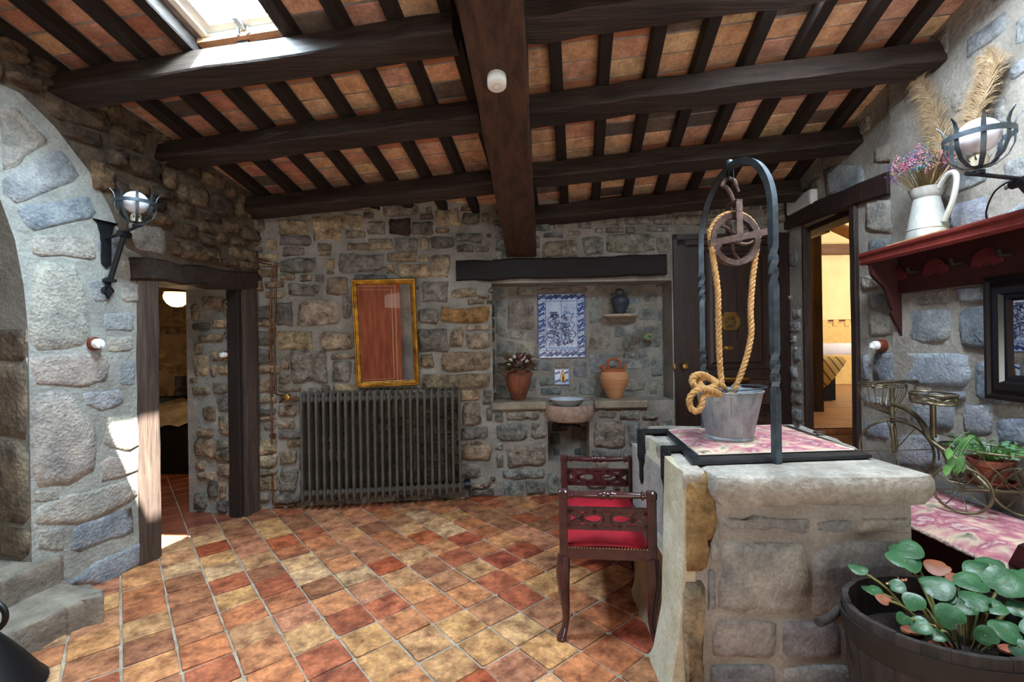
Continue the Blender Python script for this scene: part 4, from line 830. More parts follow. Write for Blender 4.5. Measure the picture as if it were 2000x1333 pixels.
for i in range(6): a = math.radians(i * 60); ro.prism([(.034 * math.cos(a) + r * math.cos(b_), .034 * math.sin(a) + r * math.sin(b_)) for r, b_ in ((.012, a), (.009, a + 1.7), (.012, a + 3.14), (.009, a + 4.6))], c, BB.ex, Z, BB.n, .0142, .016)
ro.ribbon(arc2(0, 0, .052, 0, 360, 24), .006, c, BB.ex, Z, BB.n, .0142, .016); stuff(ro.build('pierced_star', iron, dp, smooth=0))
MB().lathe([(.058, 0), (.05, .008), (.03, .006), (.012, .012), (.0001, .013)], bq(1421, 680, -.018), 20, BB.ax()[:1] + (Z, BB.n), 1, .42).build('bell_plate', brass, t)
MB().lathe([(.03, 0), (.03, .008), (.012, .012), (.012, .03), (.028, .042), (.034, .058), (.024, .072), (.0001, .075)], bq(1334, 715, -.0), 18, (BB.ex, Z, BB.n)).build('knob', brass, t)
MB().lathe([(.016, 0), (.016, .006), (.006, .007), (.0001, .004)], bq(1336, 746, 0), 14, (BB.ex, Z, BB.n), 1, 1.6).build('keyhole_plate', brass, t)
MB().lathe([(.016, 0), (.016, .006), (.006, .007), (.0001, .004)], bq(1318, 716, .03), 14, (BB.ex, Z, BB.n), .7, 1.6).build('strike_plate', brass, t)
lb_ = MB().tube([bq(1396, 741, .02), bq(1402, 741, .045), bq(1456, 741, .045), bq(1462, 741, .02)], .02, 10); lb_.build('bar_handle', brass, t)
MB().box(bq(1372, 727, -.01), (.11, .025, .03), BB.ax()).build('letter_slot', iron_blue, t)
# ------------------------------------------------------------------ right doorway and the bedroom beyond
fr_ = thing('door_frame', 'dark oak surround of the open doorway in the right wall', 'door frame', RW.p(dr1, 0))
hd = mat('dark_frame_oak', (62, 45, 38), (38, 28, 24), rough=.6, scale=5, sv=(5, 5, .6), bump=.4, bscale=10)
a, c = RW.st(1521, 447), RW.st(1741, 360); MB().beam(RW.p(a[0] - .02, a[1] + .03, -.05), RW.p(c[0] + .02, c[1] + .01, -.05), .15, .18, RW.n, .01, .005, 10).build('lintel', hd, fr_)
MB().beam(RW.p(dr0 - .2, drt - .02, -.12), RW.p(dr1 + .05, drt - .02, -.12), .05, .16, RW.n, .004, .002, 6).build('inner_lintel', hd, fr_)
MB().beam(RW.p(dr1 + .032, .3, -.05), RW.p(dr1 + .032, drt + .02, -.05), .065, .16, RW.n, .006, .003, 10).build('post', hd, fr_)
MB().beam(RW.p(dr0 + .01, .3, -.03), RW.p(dr0 + .01, drt + .02, -.03), .03, .07, RW.n, .004, .002, 8).build('post', hd, fr_)
hk = RW.p(dr1 - .012, RW.st(1663, 755)[1], -.02); MB().tube([hk + Z * .07, hk + Z * .06 - RW.ex * .03, hk - Z * .06 - RW.ex * .03, hk - Z * .07], .007, 8).build('handle', brass, fr_)
p = RW.p(*RW.st(1572, 396)); el = thing('emergency_light', 'white rectangular emergency light over the right doorway lintel', 'light', p)
a, c = RW.st(1546, 400), RW.st(1597, 388); w_ = (c[0] - a[0]) / 2
MB().bbox(p + RW.n * .03, (w_ * 2, .06, .125), (RW.ex, RW.n, Z), .012).build('housing', white_m, el); MB().box(p + RW.n * .062, (w_ * 1.8, .006, .1), (RW.ex, RW.n, Z)).build('diffuser', mat('grey_diffuser', (206, 206, 208), rough=.3), el)
yel = mat('yellow_wall', (226, 172, 72), (214, 160, 62), rough=.8, scale=3); cream = mat('cream_wall', (236, 216, 164), (226, 204, 146), rough=.85, scale=3)
bfl = mat('bedroom_floor_boards', (176, 134, 98), (140, 102, 72), rough=.5, scale=4, sv=(.6, 3, 3), bump=.2)
struct(MB().box((6.3, 8.1, .28), (7.4, 6.8, .56)).build('floor_bedroom', bfl))
sb = MB().box((3.4, 4.72, .535), (1.6, .06, .05)); o = sb.build('step_edge', mat('worn_step_tile', (160, 106, 78), (110, 70, 54), rough=.6, scale=12)); tag(o, 'worn tiled step edge inside the right doorway', 'step')
struct(MB().box((3.4, 4.74, .25), (1.7, .05, .5)).build('trim_1', mat('red_riser', (120, 50, 36), (92, 38, 30), rough=.5, scale=8)))
struct(MB().box((6.0, 3.9, -.11), (8.0, 2.4, .2)).build('floor_corridor', bfl)); struct(MB().box((0, 3, -.42), (34, 34, .2)).build('ground', mat('earth', (120, 108, 92), rough=1)))
struct(MB().box((3.3, 4.2, .16), (1.4, 1.6, .32)).build('floor_passage', bfl))
xa, xb = aty(1581, 600, 5.88).x, aty(1598, 600, 5.86).x
b = MB().box(((2.7 + xa) / 2, 5.95, 2), (xa - 2.7, .14, 4.2)); struct(b.build('wall_passage', yel))
b = thing('door_frame', 'dark inner door frame before the cream bedroom', 'door frame', (xb, 5.88, .56)); MB().box(((xa + xb) / 2, 5.88, 1.9), (xb - xa, .2, 2.7)).build('post', hd, b); MB().box(((xa + xb) / 2 + .5, 5.88, 3.3), (1.2, .2, .12)).build('lintel', hd, b)
struct(MB().box((6.6, 9.3, 2.2), (8, .3, 4.4)).build('wall_bedroom_far', cream)); struct(MB().box((9.2, 6.3, 2.2), (.3, 6.4, 4.4)).build('wall_bedroom_end', cream)); struct(MB().box((6.2, 3.0, 2.2), (6.2, .3, 4.4)).build('wall_bedroom_near', cream))
struct(MB().box((5.9, 6.2, 4.0), (6.6, 6.6, .2)).build('ceiling_cream', cream))
struct(MB().box((2.76, 6.2, 3.55), (.2, 6.6, 1.16)).build('wall_gable', mortar)); struct(MB().box((2.85, 2.98, 2.2), (.6, .28, 4.4)).build('wall_gable_end', mortar))
struct(MB().box((2.76, 7.1, 2.2), (.14, 4.6, 4.4)).build('wall_bedroom_west', yel))
oak = mat('bedroom_beam', (128, 92, 62), (96, 68, 46), rough=.7, scale=5, sv=(.4, 4, 4), bump=.4)
z0 = aty(1630, 488, 9.05).z; tag(MB().beam((3.2, 9.05, z0), (9, 9.05, z0), .16, .19, Z, .01, .005, 10).build('tie_beam', oak), 'horizontal brown oak beam high on the far bedroom wall', 'beam')
a, c = aty(1628, 441, 8.6), aty(1690, 470, 8.0); tag(MB().beam(a - (c - a) * .2, c + (c - a) * 2, .16, .16, Z, .01, .005, 8).build('sloping_beam', oak), 'sloping oak roof beam above the bedroom doorway view', 'beam')
bd = thing('bed', 'bed with white pillow and striped olive spread in the right bedroom', 'bed', (4.2, 7.7, .56))
sp = bpy.data.materials.new('striped_spread'); sp.use_nodes = True; tt = sp.node_tree; tc = nd(tt, 'ShaderNodeTexCoord'); wv = nd(tt, 'ShaderNodeTexWave', Scale=3.4); mpn = nd(tt, 'ShaderNodeMapping'); mpn.inputs['Rotation'].default_value = (0, .5, .2)
tt.links.new(tc.outputs['Object'], mpn.inputs[0]); tt.links.new(mpn.outputs[0], wv.inputs[0]); cr_ = nd(tt, 'ShaderNodeValToRGB'); tt.links.new(wv.outputs[1], cr_.inputs[0])
cr_.color_ramp.interpolation = 'CONSTANT'; cr_.color_ramp.elements[0].color = (*lin((90, 70, 34)), 1); cr_.color_ramp.elements[1].position = .12; cr_.color_ramp.elements[1].color = (*lin((196, 168, 98)), 1)
tt.links.new(cr_.outputs[0], tt.nodes['Principled BSDF'].inputs['Base Color']); tt.nodes['Principled BSDF'].inputs['Roughness'].default_value = .85
xc = aty(1652, 715, 6.65).x; zt_ = 1.19
MB().box(((3.2 + xc) / 2 - .05, 7.7, .75), (xc - 3.3, 1.95, .36)).build('base', blk, bd)
q = MB(); pts = []
for i in range(13):
    x = 3.2 + (xc - 3.2) * i / 12; dz = .6 if i < 9 else .6 * (1 - (i - 8) / 5)
    pts += [V((x, 8.3, zt_)), V((x, 6.72, zt_ + .01)), V((x, 6.66, zt_ - .03)), V((x - .02 * math.sin(i), 6.62 + .03 * math.sin(i * 1.7), zt_ - dz * .5)), V((x - .05, 6.58 + .04 * math.sin(i * 1.7), zt_ - dz))]
q.add(pts, [(i * 5 + j, i * 5 + j + 1, i * 5 + j + 6, i * 5 + j + 5) for i in range(12) for j in range(4)]); q.build('spread', sp, bd)
MB().box(((3.2 + xc) / 2, 7.9, 1.05), (xc - 3.22, 1.7, .24)).build('mattress', white_m, bd)
stp = MB().bbox((aty(1640, 680, 8.2).x, 8.25, 1.27), (1.0, .5, .2), (X, Y, Z), .05); stp.build('pillow', mat('pillow_linen', (226, 222, 222), (206, 200, 204), rough=.8, scale=4), bd)
hb_ = thing('headboard', 'pale yellow upholstered headboard hanging from a rail behind the bed', 'headboard', aty(1625, 690, 9.0)); a = aty(1580, 633, 9.0); c = aty(1661, 690, 9.0)
MB().prism([(a.x, .565), (c.x, .565), (c.x, a.z - .1), (c.x - .03, a.z - .03), (c.x - .1, a.z), (a.x, a.z)], (0, 9.0, 0), X, Z, -Y, -.06, .02).build('cushion', mat('straw_cloth', (222, 188, 120), (206, 172, 104), rough=.9, scale=12), hb_)
rl_ = aty(1590, 627, 9.0); MB().tube([V((rl_.x - .4, 9.0, rl_.z)), V((c.x + .3, 9.0, rl_.z))], .018, 8).build('rail', mat('red_rail', (120, 50, 40)), hb_)
for px in (1611, 1632, 1655): e = aty(px, 628, 8.98); MB().prism([(-.05, .03), (.05, .03), (.03, -.09), (-.06, -.09)], e, X, Z, -Y, 0, .02).build('tab', mat('straw_cloth', (222, 188, 120)), hb_)
point('bedroom_lamp_light', (3.55, 8.2, 2.4), 26, (1, .7, .3), .1); area('bedroom_window_daylight', (7.2, 6.2, 2.6), (-.45, .85, -.25), 1.2, 1.4, 55, (.98, 1, .96)); point('passage_lamp_light', (3.15, 5.3, 2.4), 5, (1, .72, .3), .1)
# ------------------------------------------------------------------ arch on the left: reveal, added dark panel behind, stone steps
AR = (LW.p(-.758, 0), -LW.n, -LW.ex)
for z0, z1 in ((.32, .5), (.51, .98), (.99, 1.42), (1.43, 1.62)): stone(None, [(.01, z0), (.5, z0), (.5, z1), (.01, z1)], wl, [(150, 134, 116), (136, 120, 104), (144, 130, 114)], stone_m, dep=.012, frame=AR)
o = MB().prism([(s, t_) for s, t_ in [(-1.9, 0), (-.7, 0), (-.7, 2.0), (-.9, 2.6), (-1.3, 2.8), (-1.9, 2.8)]], LW.O, LW.ex, Z, LW.n, -.56, -.5).build('arch_dark_panel', door_m); struct(o)  # added dark panel closing the arch, stands in for the unlit interior
steps = mat('worn_sandstone', (156, 144, 128), (112, 102, 90), rough=.85, scale=7, bump=1.6, bscale=16, fine=.15)
def slab(name, label, pts, z0, z1, m=steps, batter=.012):
    b_ = MB(); P = []; n_ = len(pts)
    for i in range(n_):
        a, c = V((*pts[i], 0)), V((*pts[(i + 1) % n_], 0)); P += [a.lerp(c, k / 5) for k in range(5)]
    P = [p_ + V((R.uniform(-.006, .006), R.uniform(-.006, .006), 0)) for p_ in P]; ce = sum(P, V()) / len(P); n_ = len(P)
    rings = [(1, z0), (1.0, z0 + (z1 - z0) * .5), (1 + .004, z1 - .03), (.985, z1 - .008), (.95, z1)]; vs = []
    for k, z in rings: vs += [ce + (p_ - ce) * k + Z * (z + R.uniform(-.003, .003)) for p_ in P]
    vs.append(ce + Z * z1)
    b_.add(vs, [(r * n_ + i, r * n_ + (i + 1) % n_, (r + 1) * n_ + (i + 1) % n_, (r + 1) * n_ + i) for r in range(len(rings) - 1) for i in range(n_)] + [(4 * n_ + i, 4 * n_ + (i + 1) % n_, 5 * n_) for i in range(n_)] + [tuple(range(n_ - 1, -1, -1))])
    return tag(b_.build(name, m), label, 'step', 'worn stone steps')
g_ = lambda px, py, z: tuple(atz(px, py, z)[:2])
slab('stone_step', 'lower worn stone step below the arch at the left edge', [g_(-60, 1292, .15), g_(12, 1242, .15), g_(125, 1188, .15), g_(165, 1173, .15), g_(203, 1164, .15), g_(200, 1150, .15), g_(107, 1136, .15), (-3.15, 2.75), (-3.2, 2.0)], 0, .15)
slab('stone_step', 'upper worn stone step leading into the left arch', [g_(-70, 1168, .3), g_(0, 1138, .3), g_(37, 1122, .3), g_(118, 1088, .3), g_(126, 1080, .3), g_(112, 1072, .3), (-3.2, 2.86), (-3.3, 2.1)], .152, .3)
bx = V((-2.3, 1.98, 0)); t = thing('iron_stand', 'black iron weight with a ring handle at the lower left corner', 'iron stand', bx)
MB().lathe([(.215, 0), (.222, .02), (.2, .05), (.15, .14), (.1, .22), (.06, .28), (.03, .31), (.0001, .315)], bx, 26).build('body', mat('black_iron', (12, 12, 14), rough=.5), t)
MB().tube(arc(bx + Z * .365 + X * .07, .06, 0, 360, 20, X, Z)[:-1], .011, 8, closed=True).build('ring', mat('black_iron', (12, 12, 14)), t)
# ------------------------------------------------------------------ red shelf with its jug, grasses, black mirror
redw = mat('oxblood_paint', (124, 52, 46), (104, 42, 38), rough=.45, scale=5, sv=(3, 3, .5), fine=.1); redd = mat('dark_oxblood', (66, 30, 28), (52, 24, 22), rough=.5, scale=5)
SD = .23; sL = RW.st(1677, 522, SD)[0]; sR = 3.4; zT = 2.045
sh = thing('wall_shelf', 'long dark red wooden shelf with carved bracket on the right wall', 'shelf', RW.p(sL, zT, 0))
def rbx(b_, s0, s1, t0, t1, d0, d1): return b_.prism([(s0, t0), (s1, t0), (s1, t1), (s0, t1)], RW.O, RW.ex, Z, RW.n, d0, d1)
rbx(MB(), sL + .01, sR, zT - .03, zT, 0, SD - .01).build('board', redw, sh, smooth=0)
mo = MB(); pr = [(0, SD - .03), (-.078, SD - .03), (-.078, SD - .012), (-.062, SD - .004), (-.055, SD - .008), (-.03, SD - .004), (-.02, SD + .006), (-.008, SD + .008), (0, SD + .004)]
mo.quadbox([RW.p(sL, zT + a + .004, d) for a, d in pr], [RW.p(sR, zT + a + .004, d) for a, d in pr])
mo.build('cornice', redw, sh, smooth=25)
rbx(MB(), sL + .03, sL + .05, zT - .078, zT, .0, SD - .02).build('cornice_return', redw, sh, smooth=0)
bt = RW.st(1800, 569, .02)[1]; rbx(MB(), sL + .03, sR, bt, zT - .03, 0, .044).build('back_board', redd, sh, smooth=0)
bz = 1.47; br_ = [(0, zT - .03), (SD - .02, zT - .03), (SD - .02, zT - .09), (SD - .03, zT - .15), (SD - .075, zT - .2), (SD - .1, zT - .225), (SD - .11, zT - .24), (.105, zT - .29), (.085, zT - .36), (.075, zT - .385), (.085, zT - .4), (.06, zT - .46), (.035, zT - .5), (.02, bz + .02), (.0, bz)]
b_ = MB(); b_.quadbox([RW.p(sL + .06, t_, d) for d, t_ in br_], [RW.p(sL + .085, t_, d) for d, t_ in br_]); b_.build('bracket', redd, sh, smooth=0)
for px, w_ in ((1758, .085), (1836, .085), (1938, .085)):
    s0 = RW.st(px, 550, .022)[0]; z0 = RW.st(px, 550, .022)[1]; cz = (bt + zT - .03) / 2 - .03
    MB().prism(arc2(0, 0, w_, 0, 180, 14, .085) + [(-w_ * .45, -.012), (-w_ * .2, .008), (0, -.006), (w_ * .2, .008), (w_ * .45, -.012)], RW.p(s0, cz, 0), RW.ex, Z, RW.n, .04, .054).build('shell_ornament', mat('brick_red_paint', (104, 40, 42), (92, 34, 36), rough=.5), sh, smooth=0)
for px in (1797, 1885, 1982): s0 = RW.st(px, 540, .022)[0]; MB().tube([RW.p(s0, (bt + zT) / 2 - .01, .02), RW.p(s0, (bt + zT) / 2 - .02, .09), RW.p(s0, (bt + zT) / 2 + .01, .1)], .012, 8).build('peg', wood_r, sh)
lcs, _ = RW.st(1760, 500, SD); lo_ = MB(); q0, q1 = RW.st(1735, 500, SD - .02)[0], RW.st(1850, 470, SD - .02)[0]
rbx(lo_, q0, q1, zT + .006, zT + .012, .03, SD - .005); o = lo_.build('straw_runner', mat('straw_runner', (206, 176, 116), (170, 140, 86), rough=.9, scale=30), None, smooth=0); tag(o, 'narrow straw coloured runner along the shelf under the jug', 'runner')
zinc = mat('whitewashed_zinc', (196, 196, 186), (150, 156, 156), rough=.6, scale=6, sv=(1, 1, .5), lo=.4, hi=.7, metal=.1, fine=.15, fscale=25, bump=.2)
js = RW.st(1815, 480, SD / 2)[0]; jp2 = RW.p(js, zT + .014, .125); JK = .82
t = thing('zinc_jug', 'tall whitewashed metal jug with dried flowers on the red shelf', 'jug', jp2)
jg = MB().lathe([(r * JK, z * JK) for r, z in [(.118, 0), (.12, .01), (.112, .06), (.1, .14), (.084, .23), (.075, .275), (.074, .28), (.078, .283), (.09, .31), (.1, .345), (.103, .35), (.097, .35), (.086, .315), (.07, .28), (.0001, .27)]], jp2, 30); jg.build('body', zinc, t)
e = V((.05, -.99, 0)) * JK; zk = Z * JK
MB().tube(smoothpath([jp2 + e * .09 + zk * .33, jp2 + e * .14 + zk * .39, jp2 + e * .19 + zk * .4, jp2 + e * .215 + zk * .35, jp2 + e * .19 + zk * .22, jp2 + e * .125 + zk * .09], 5), .014, 8).build('handle', zinc, t)
MB().tube(arc(jp2 + zk * .06, .1135 * JK, 0, 360, 30, X, Y)[:-1], .003, 6, closed=True).build('hoop', zinc, t)
DF = random.Random(11); dfo = thing('dried_flowers', 'bunch of pink and blue dried flowers in the zinc jug', 'flowers', jp2 + Z * .29)
dcol = [((186, 58, 122), 'magenta'), ((176, 98, 130), 'pink'), ((190, 142, 152), 'blush'), ((78, 132, 150), 'teal'), ((80, 62, 120), 'violet'), ((150, 140, 90), 'straw')]
sB = MB(); cl = [MB() for _ in dcol]
for i in range(150):
    a, r = DF.uniform(0, 6.283), math.sqrt(DF.random()); d = V((math.cos(a) * r * .19, math.sin(a) * r * .12, .15 + .12 * (1 - r) + DF.uniform(-.05, .04))); d += V((-.01, -.01, 0))
    c0 = jp2 + Z * .24 + V((d.x * .2, d.y * .25, 0)); tip = jp2 + Z * .25 + d; sB.tube([c0, tip], .0012, 3, caps=False)
    k = DF.choices(range(6), [4 if d.x > 0 else 1, 4, 3, 5 if d.x > -.04 else 3, 1 if d.x > -.06 else 6, 3])[0]
    for _ in range(9):
        q = tip + V((DF.gauss(0, .014), DF.gauss(0, .014), DF.gauss(0, .014))); r_ = DF.uniform(.003, .0065)
        cl[k].add([q + V(v) * r_ for v in ((1, 0, 0), (-1, 0, 0), (0, 1, 0), (0, -1, 0), (0, 0, 1), (0, 0, -1))], [(0, 2, 4), (2, 1, 4), (1, 3, 4), (3, 0, 4), (2, 0, 5), (1, 2, 5), (3, 1, 5), (0, 3, 5)])
stuff(sB.build('stems', mat('dry_stems', (130, 104, 56), (100, 80, 44), rough=.9), dfo))
for b_, (c, n_) in zip(cl, dcol): stuff(b_.build(n_ + '_blossom', mat('dry_' + n_, c, rough=.9), dfo, smooth=0))
pam = mat('pampas', (188, 164, 130), (146, 120, 88), rough=.95, scale=30)
def plume(label, P, L0, side, base):
    t = thing('pampas_plume', label, 'dried grass', base, 'pampas plumes'); C_ = smoothpath(P, 12); st = MB().tube([base] + C_, [.004] * 2 + [.0025] * (len(C_) - 1), 5); st.build('stalk', pam, t); b_ = MB(); n_ = len(C_)
    for i in range(1700):
        k = DF.uniform(.0, 1); p0 = C_[min(n_ - 1, int(k * n_))]; tg = (C_[min(n_ - 1, int(k * n_) + 1)] - C_[max(0, int(k * n_) - 1)]).normalized()
        L = L0 * (.35 + .65 * math.sin(math.pi * (k * .75 + .2))) * DF.uniform(.6, 1.1); a = DF.gauss(.0, .55); e = side * (1 if DF.random() < .86 else -.55)
        d = (e * math.cos(a) + RW.n * math.sin(a) * .35 + tg * DF.uniform(.4, 1.1)).normalized(); dr_ = -Z * L * DF.uniform(.25, .6)
        q = d.cross(RW.n).normalized() * .0017; m_ = p0 + d * L * .55 + dr_ * .12; t_ = p0 + d * L + dr_
        b_.add([p0 - q, p0 + q, m_ + q, m_ - q, t_], [(0, 1, 2, 3), (3, 2, 4)])
    stuff(b_.build('plume', pam, t, smooth=0))
jt = jp2 + Z * .25
pw = lambda px, py, d: RW.p(*RW.st(px, py, d), d)
plume('left curved pampas plume rising behind the pink dried flowers', [pw(1838, 300, .1), pw(1836, 260, .08), pw(1826, 215, .07), pw(1808, 175, .06), pw(1795, 158, .06)], .17, (RW.ex * -1 + Z * .1).normalized(), jt)
plume('right tall pampas plume leaning over the right sconce', [pw(1880, 290, .12), pw(1905, 230, .1), pw(1930, 165, .09), pw(1942, 125, .08), pw(1928, 106, .08)], .15, (RW.ex * -1 - Z * .15).normalized(), jt)
m0, m1 = RW.st(1930, 700, .03)[0], RW.st(1930, 700, .03)[0] + .62; mb, mt_ = RW.st(1931, 778, .03)[1], 1.79; c = RW.p((m0 + m1) / 2, (mb + mt_) / 2, .03)
t = thing('wall_mirror', 'black moulded frame mirror below the red shelf at the right edge', 'mirror', c); blackw = mat('black_lacquer', (26, 26, 30), (18, 18, 20), rough=.22, spec=.6)
frame(t, 'frame', c, RW.ex, Z, RW.n, (m1 - m0) / 2, (mt_ - mb) / 2, [(0, -.03), (0, .02), (.02, .026), (.03, .014), (.045, .018), (.06, .03), (.09, .03), (.1, .012), (.115, .012), (.13, -.004)], blackw)
MB().prism([(-(m1 - m0) / 2 + .12, -(mt_ - mb) / 2 + .12), ((m1 - m0) / 2 - .12, -(mt_ - mb) / 2 + .12), ((m1 - m0) / 2 - .12, (mt_ - mb) / 2 - .12), (-(m1 - m0) / 2 + .12, (mt_ - mb) / 2 - .12)], c, RW.ex, Z, RW.n, -.02, -.004).build('glass', mirror_m, t, smooth=0)
# ------------------------------------------------------------------ smoke detector
u = (gl(3, 0) - gl(2, 0)).normalized(); gx = V((1, .073, 0)); gx = (gx - u * gx.dot(u)).normalized(); gn = gx.cross(u); gn = -gn if gn.z > 0 else gn
dt = on(970, 150, gl(2, 0), gn); t = thing('smoke_detector', 'round white smoke detector on the underside of the girder', 'smoke detector', dt)
MB().lathe([(.05, -.004), (.05, .02), (.043, .022), (.043, .028), (.05, .03), (.048, .055), (.036, .062), (.0001, .063)], dt, 28, (gx, u, gn)).build('body', white_m, t); MB().tube(arc(dt + gn * .0632, .02, 0, 360, 20, gx, u)[:-1], .001, 5, closed=True).build('test_button', mat('grey_ring', (150, 150, 150)), t)
# ------------------------------------------------------------------ the well
H = .945; yF = 1.93; yB = 2.93
c0 = aty(1342, 1000, yF).x; xR = aty(1788, 1040, yF).x
well = thing('stone_well', 'square stone well head with thick rounded slabs on top at the right', 'well', ((c0 + xR) / 2, (yF + yB) / 2, 0))
xb_ = atz(1252, 846, H).x
wm = mat('well_mortar', (170, 166, 158), (138, 133, 125), rough=.9, scale=5, bump=.8, bscale=24, fine=.2)
MB().prism([(c0 + .03, yF + .02), (xR, yF + .02), (xR, yB), (c0 + .03, yB)], (0, 0, 0), X, Y, Z, 0, H - .1).build('body', wm, well, smooth=0)
WF = (V((0, yF + .02, 0)), X, -Y)
def wstone(pts, pal, dep, name='stone', m=stone_m):
    P = []
    for x, y in pts: p_ = aty(x, y, yF); P.append((p_.x, max(p_.z, .01)))
    o = stone(None, P, well, pal, m, dep=dep, frame=WF); o.name = name; return o
k = 2.82
def c6(*q): return [(1280 + x / k, 860 + y / k) for x, y in q]
OCH = [(172, 142, 96)]; WG = [(178, 180, 180), (168, 170, 172), (182, 180, 174)]
wstone(c6((166, 185), (250, 178), (335, 195), (332, 480), (300, 600), (270, 740), (166, 748)), OCH, .034, 'quoin')
wstone(c6((168, 765), (275, 765), (272, 1100), (268, 1560), (160, 1560)), [(160, 144, 116)], .03, 'quoin')
for q in (((310, 395), (358, 390), (360, 510), (352, 690), (308, 690)), ((385, 440), (600, 425), (880, 455), (878, 520), (640, 500), (390, 485)), ((900, 455), (1108, 445), (1108, 520), (905, 512)), ((1122, 445), (1440, 440), (1448, 525), (1125, 525)), ((300, 715), (345, 715), (340, 960), (296, 960))): wstone(c6(*q), WG, .014, m=stone_l)
for q in (((380, 565), (620, 555), (858, 575), (850, 985), (520, 972), (345, 965), (370, 760)), ((875, 572), (1440, 560), (1440, 1000), (872, 1000)), ((320, 990), (688, 1000), (690, 1225), (315, 1215)), ((705, 1010), (1040, 1020), (1040, 1225), (705, 1225)), ((1055, 1020), (1440, 1020), (1440, 1250), (1055, 1250)), ((295, 1240), (690, 1245), (690, 1560), (290, 1560)), ((705, 1270), (1080, 1260), (1440, 1280), (1440, 1560), (705, 1560))): wstone(c6(*q), WG, .015, m=stone_l)
# pale dressed slabs of the left face, flaring to the floor
pale = mat('pale_sandstone', (206, 200, 178), (178, 166, 138), rough=.85, scale=5, bump=1.1, bscale=20, fine=.16)
def lface(y0, y1, zt, xo, name):
    b_ = MB(); rows = [(zt, 0), (zt * .6, -.008), (.25, -.03), (.05, -.065), (0, -.09)]; vs = []
    ys = [y0 + (y1 - y0) * i / 5 for i in range(6)]
    for z, dx in rows:
        for i, y in enumerate(ys): vs.append(V((xo + dx + R.uniform(-.006, .006) + (.012 if i in (0, 5) else 0), y, z)))
    n_ = len(vs); vs += [V((xo + .05, v.y, v.z)) for v in vs]
    fs = [(r * 6 + i, r * 6 + i + 1, (r + 1) * 6 + i + 1, (r + 1) * 6 + i) for r in range(4) for i in range(5)]
    bd_ = [0, 1, 2, 3, 4, 5, 11, 17, 23, 29, 28, 27, 26, 25, 24, 18, 12, 6]
    fs += [(bd_[i], bd_[(i + 1) % 18], n_ + bd_[(i + 1) % 18], n_ + bd_[i]) for i in range(18)]
    b_.add(vs, fs); return b_.build(name, pale, well)
lface(yF + .012, 2.2, H, c0 - .015, 'side_slab'); lface(2.215, 2.76, H - .005, xb_ + .002, 'side_slab')
slabm = mat('slab_stone', (186, 180, 168), (130, 124, 114), rough=.85, scale=6, bump=1.5, bscale=22, fine=.22, fscale=45, vor=.3)
def topslab(pts, z0, z1, nose, name='slab'):
    P = []; n_ = len(pts)
    for i in range(n_):
        a, c = V((*pts[i], 0)), V((*pts[(i + 1) % n_], 0)); m_ = max(1, int((c - a).length / .1)); P += [a.lerp(c, q / m_) for q in range(m_)]
    P = [p_ + V((R.uniform(-.006, .006), R.uniform(-.006, .006), 0)) for p_ in P]; ce = sum(P, V()) / len(P); n_ = len(P); vs = []
    rr_ = [(nose * 1.2, z0), (nose * .4, z0 + (z1 - z0) * .22), (0, z0 + (z1 - z0) * .5), (nose * .12, z0 + (z1 - z0) * .78), (nose * .5, z1 - .008), (nose * 1.3, z1)]
    for ins, z in rr_: vs += [p_ - (p_ - ce).normalized() * ins + Z * (z + R.uniform(-.003, .003)) for p_ in P]
    vs.append(ce + Z * z1); L_ = len(rr_)
    fs = [(r * n_ + i, r * n_ + (i + 1) % n_, (r + 1) * n_ + (i + 1) % n_, (r + 1) * n_ + i) for r in range(L_ - 1) for i in range(n_)] + [((L_ - 1) * n_ + i, (L_ - 1) * n_ + (i + 1) % n_, L_ * n_) for i in range(n_)] + [tuple(range(n_ - 1, -1, -1))]
    return MB().add(vs, fs).build(name, slabm, well)
xl = aty(1399, 950, 1.845).x; xr_ = aty(1838, 940, 1.83).x
topslab([(xl, 1.85), (1.2, 1.84), (xr_ - .06, 1.83), (xr_, 1.86), (xr_ - .005, 1.95), (1.64, 2.22), (xl, 2.22)], H - .125, H, .03)
topslab([(c0 - .02, 1.93), (xl - .006, 1.93), (xl - .004, 2.2), (xl, 2.72), (xb_ - .005, 2.74), (xb_, 2.2)], H - .07, H + .002, .012)
topslab([(xl, 2.225), (1.58, 2.225), (1.62, 2.7), (xl, 2.7)], H - .1, H - .004, .01)
topslab([(xb_ + .04, 2.745), (1.62, 2.71), (1.78, 2.95), (xb_ + .1, 2.96)], H - .08, H, .02)
topslab([(1.586, 2.225), (1.66, 2.2), (1.74, 2.5), (1.8, 2.93), (1.63, 2.7)], H - .08, H + .001, .012)
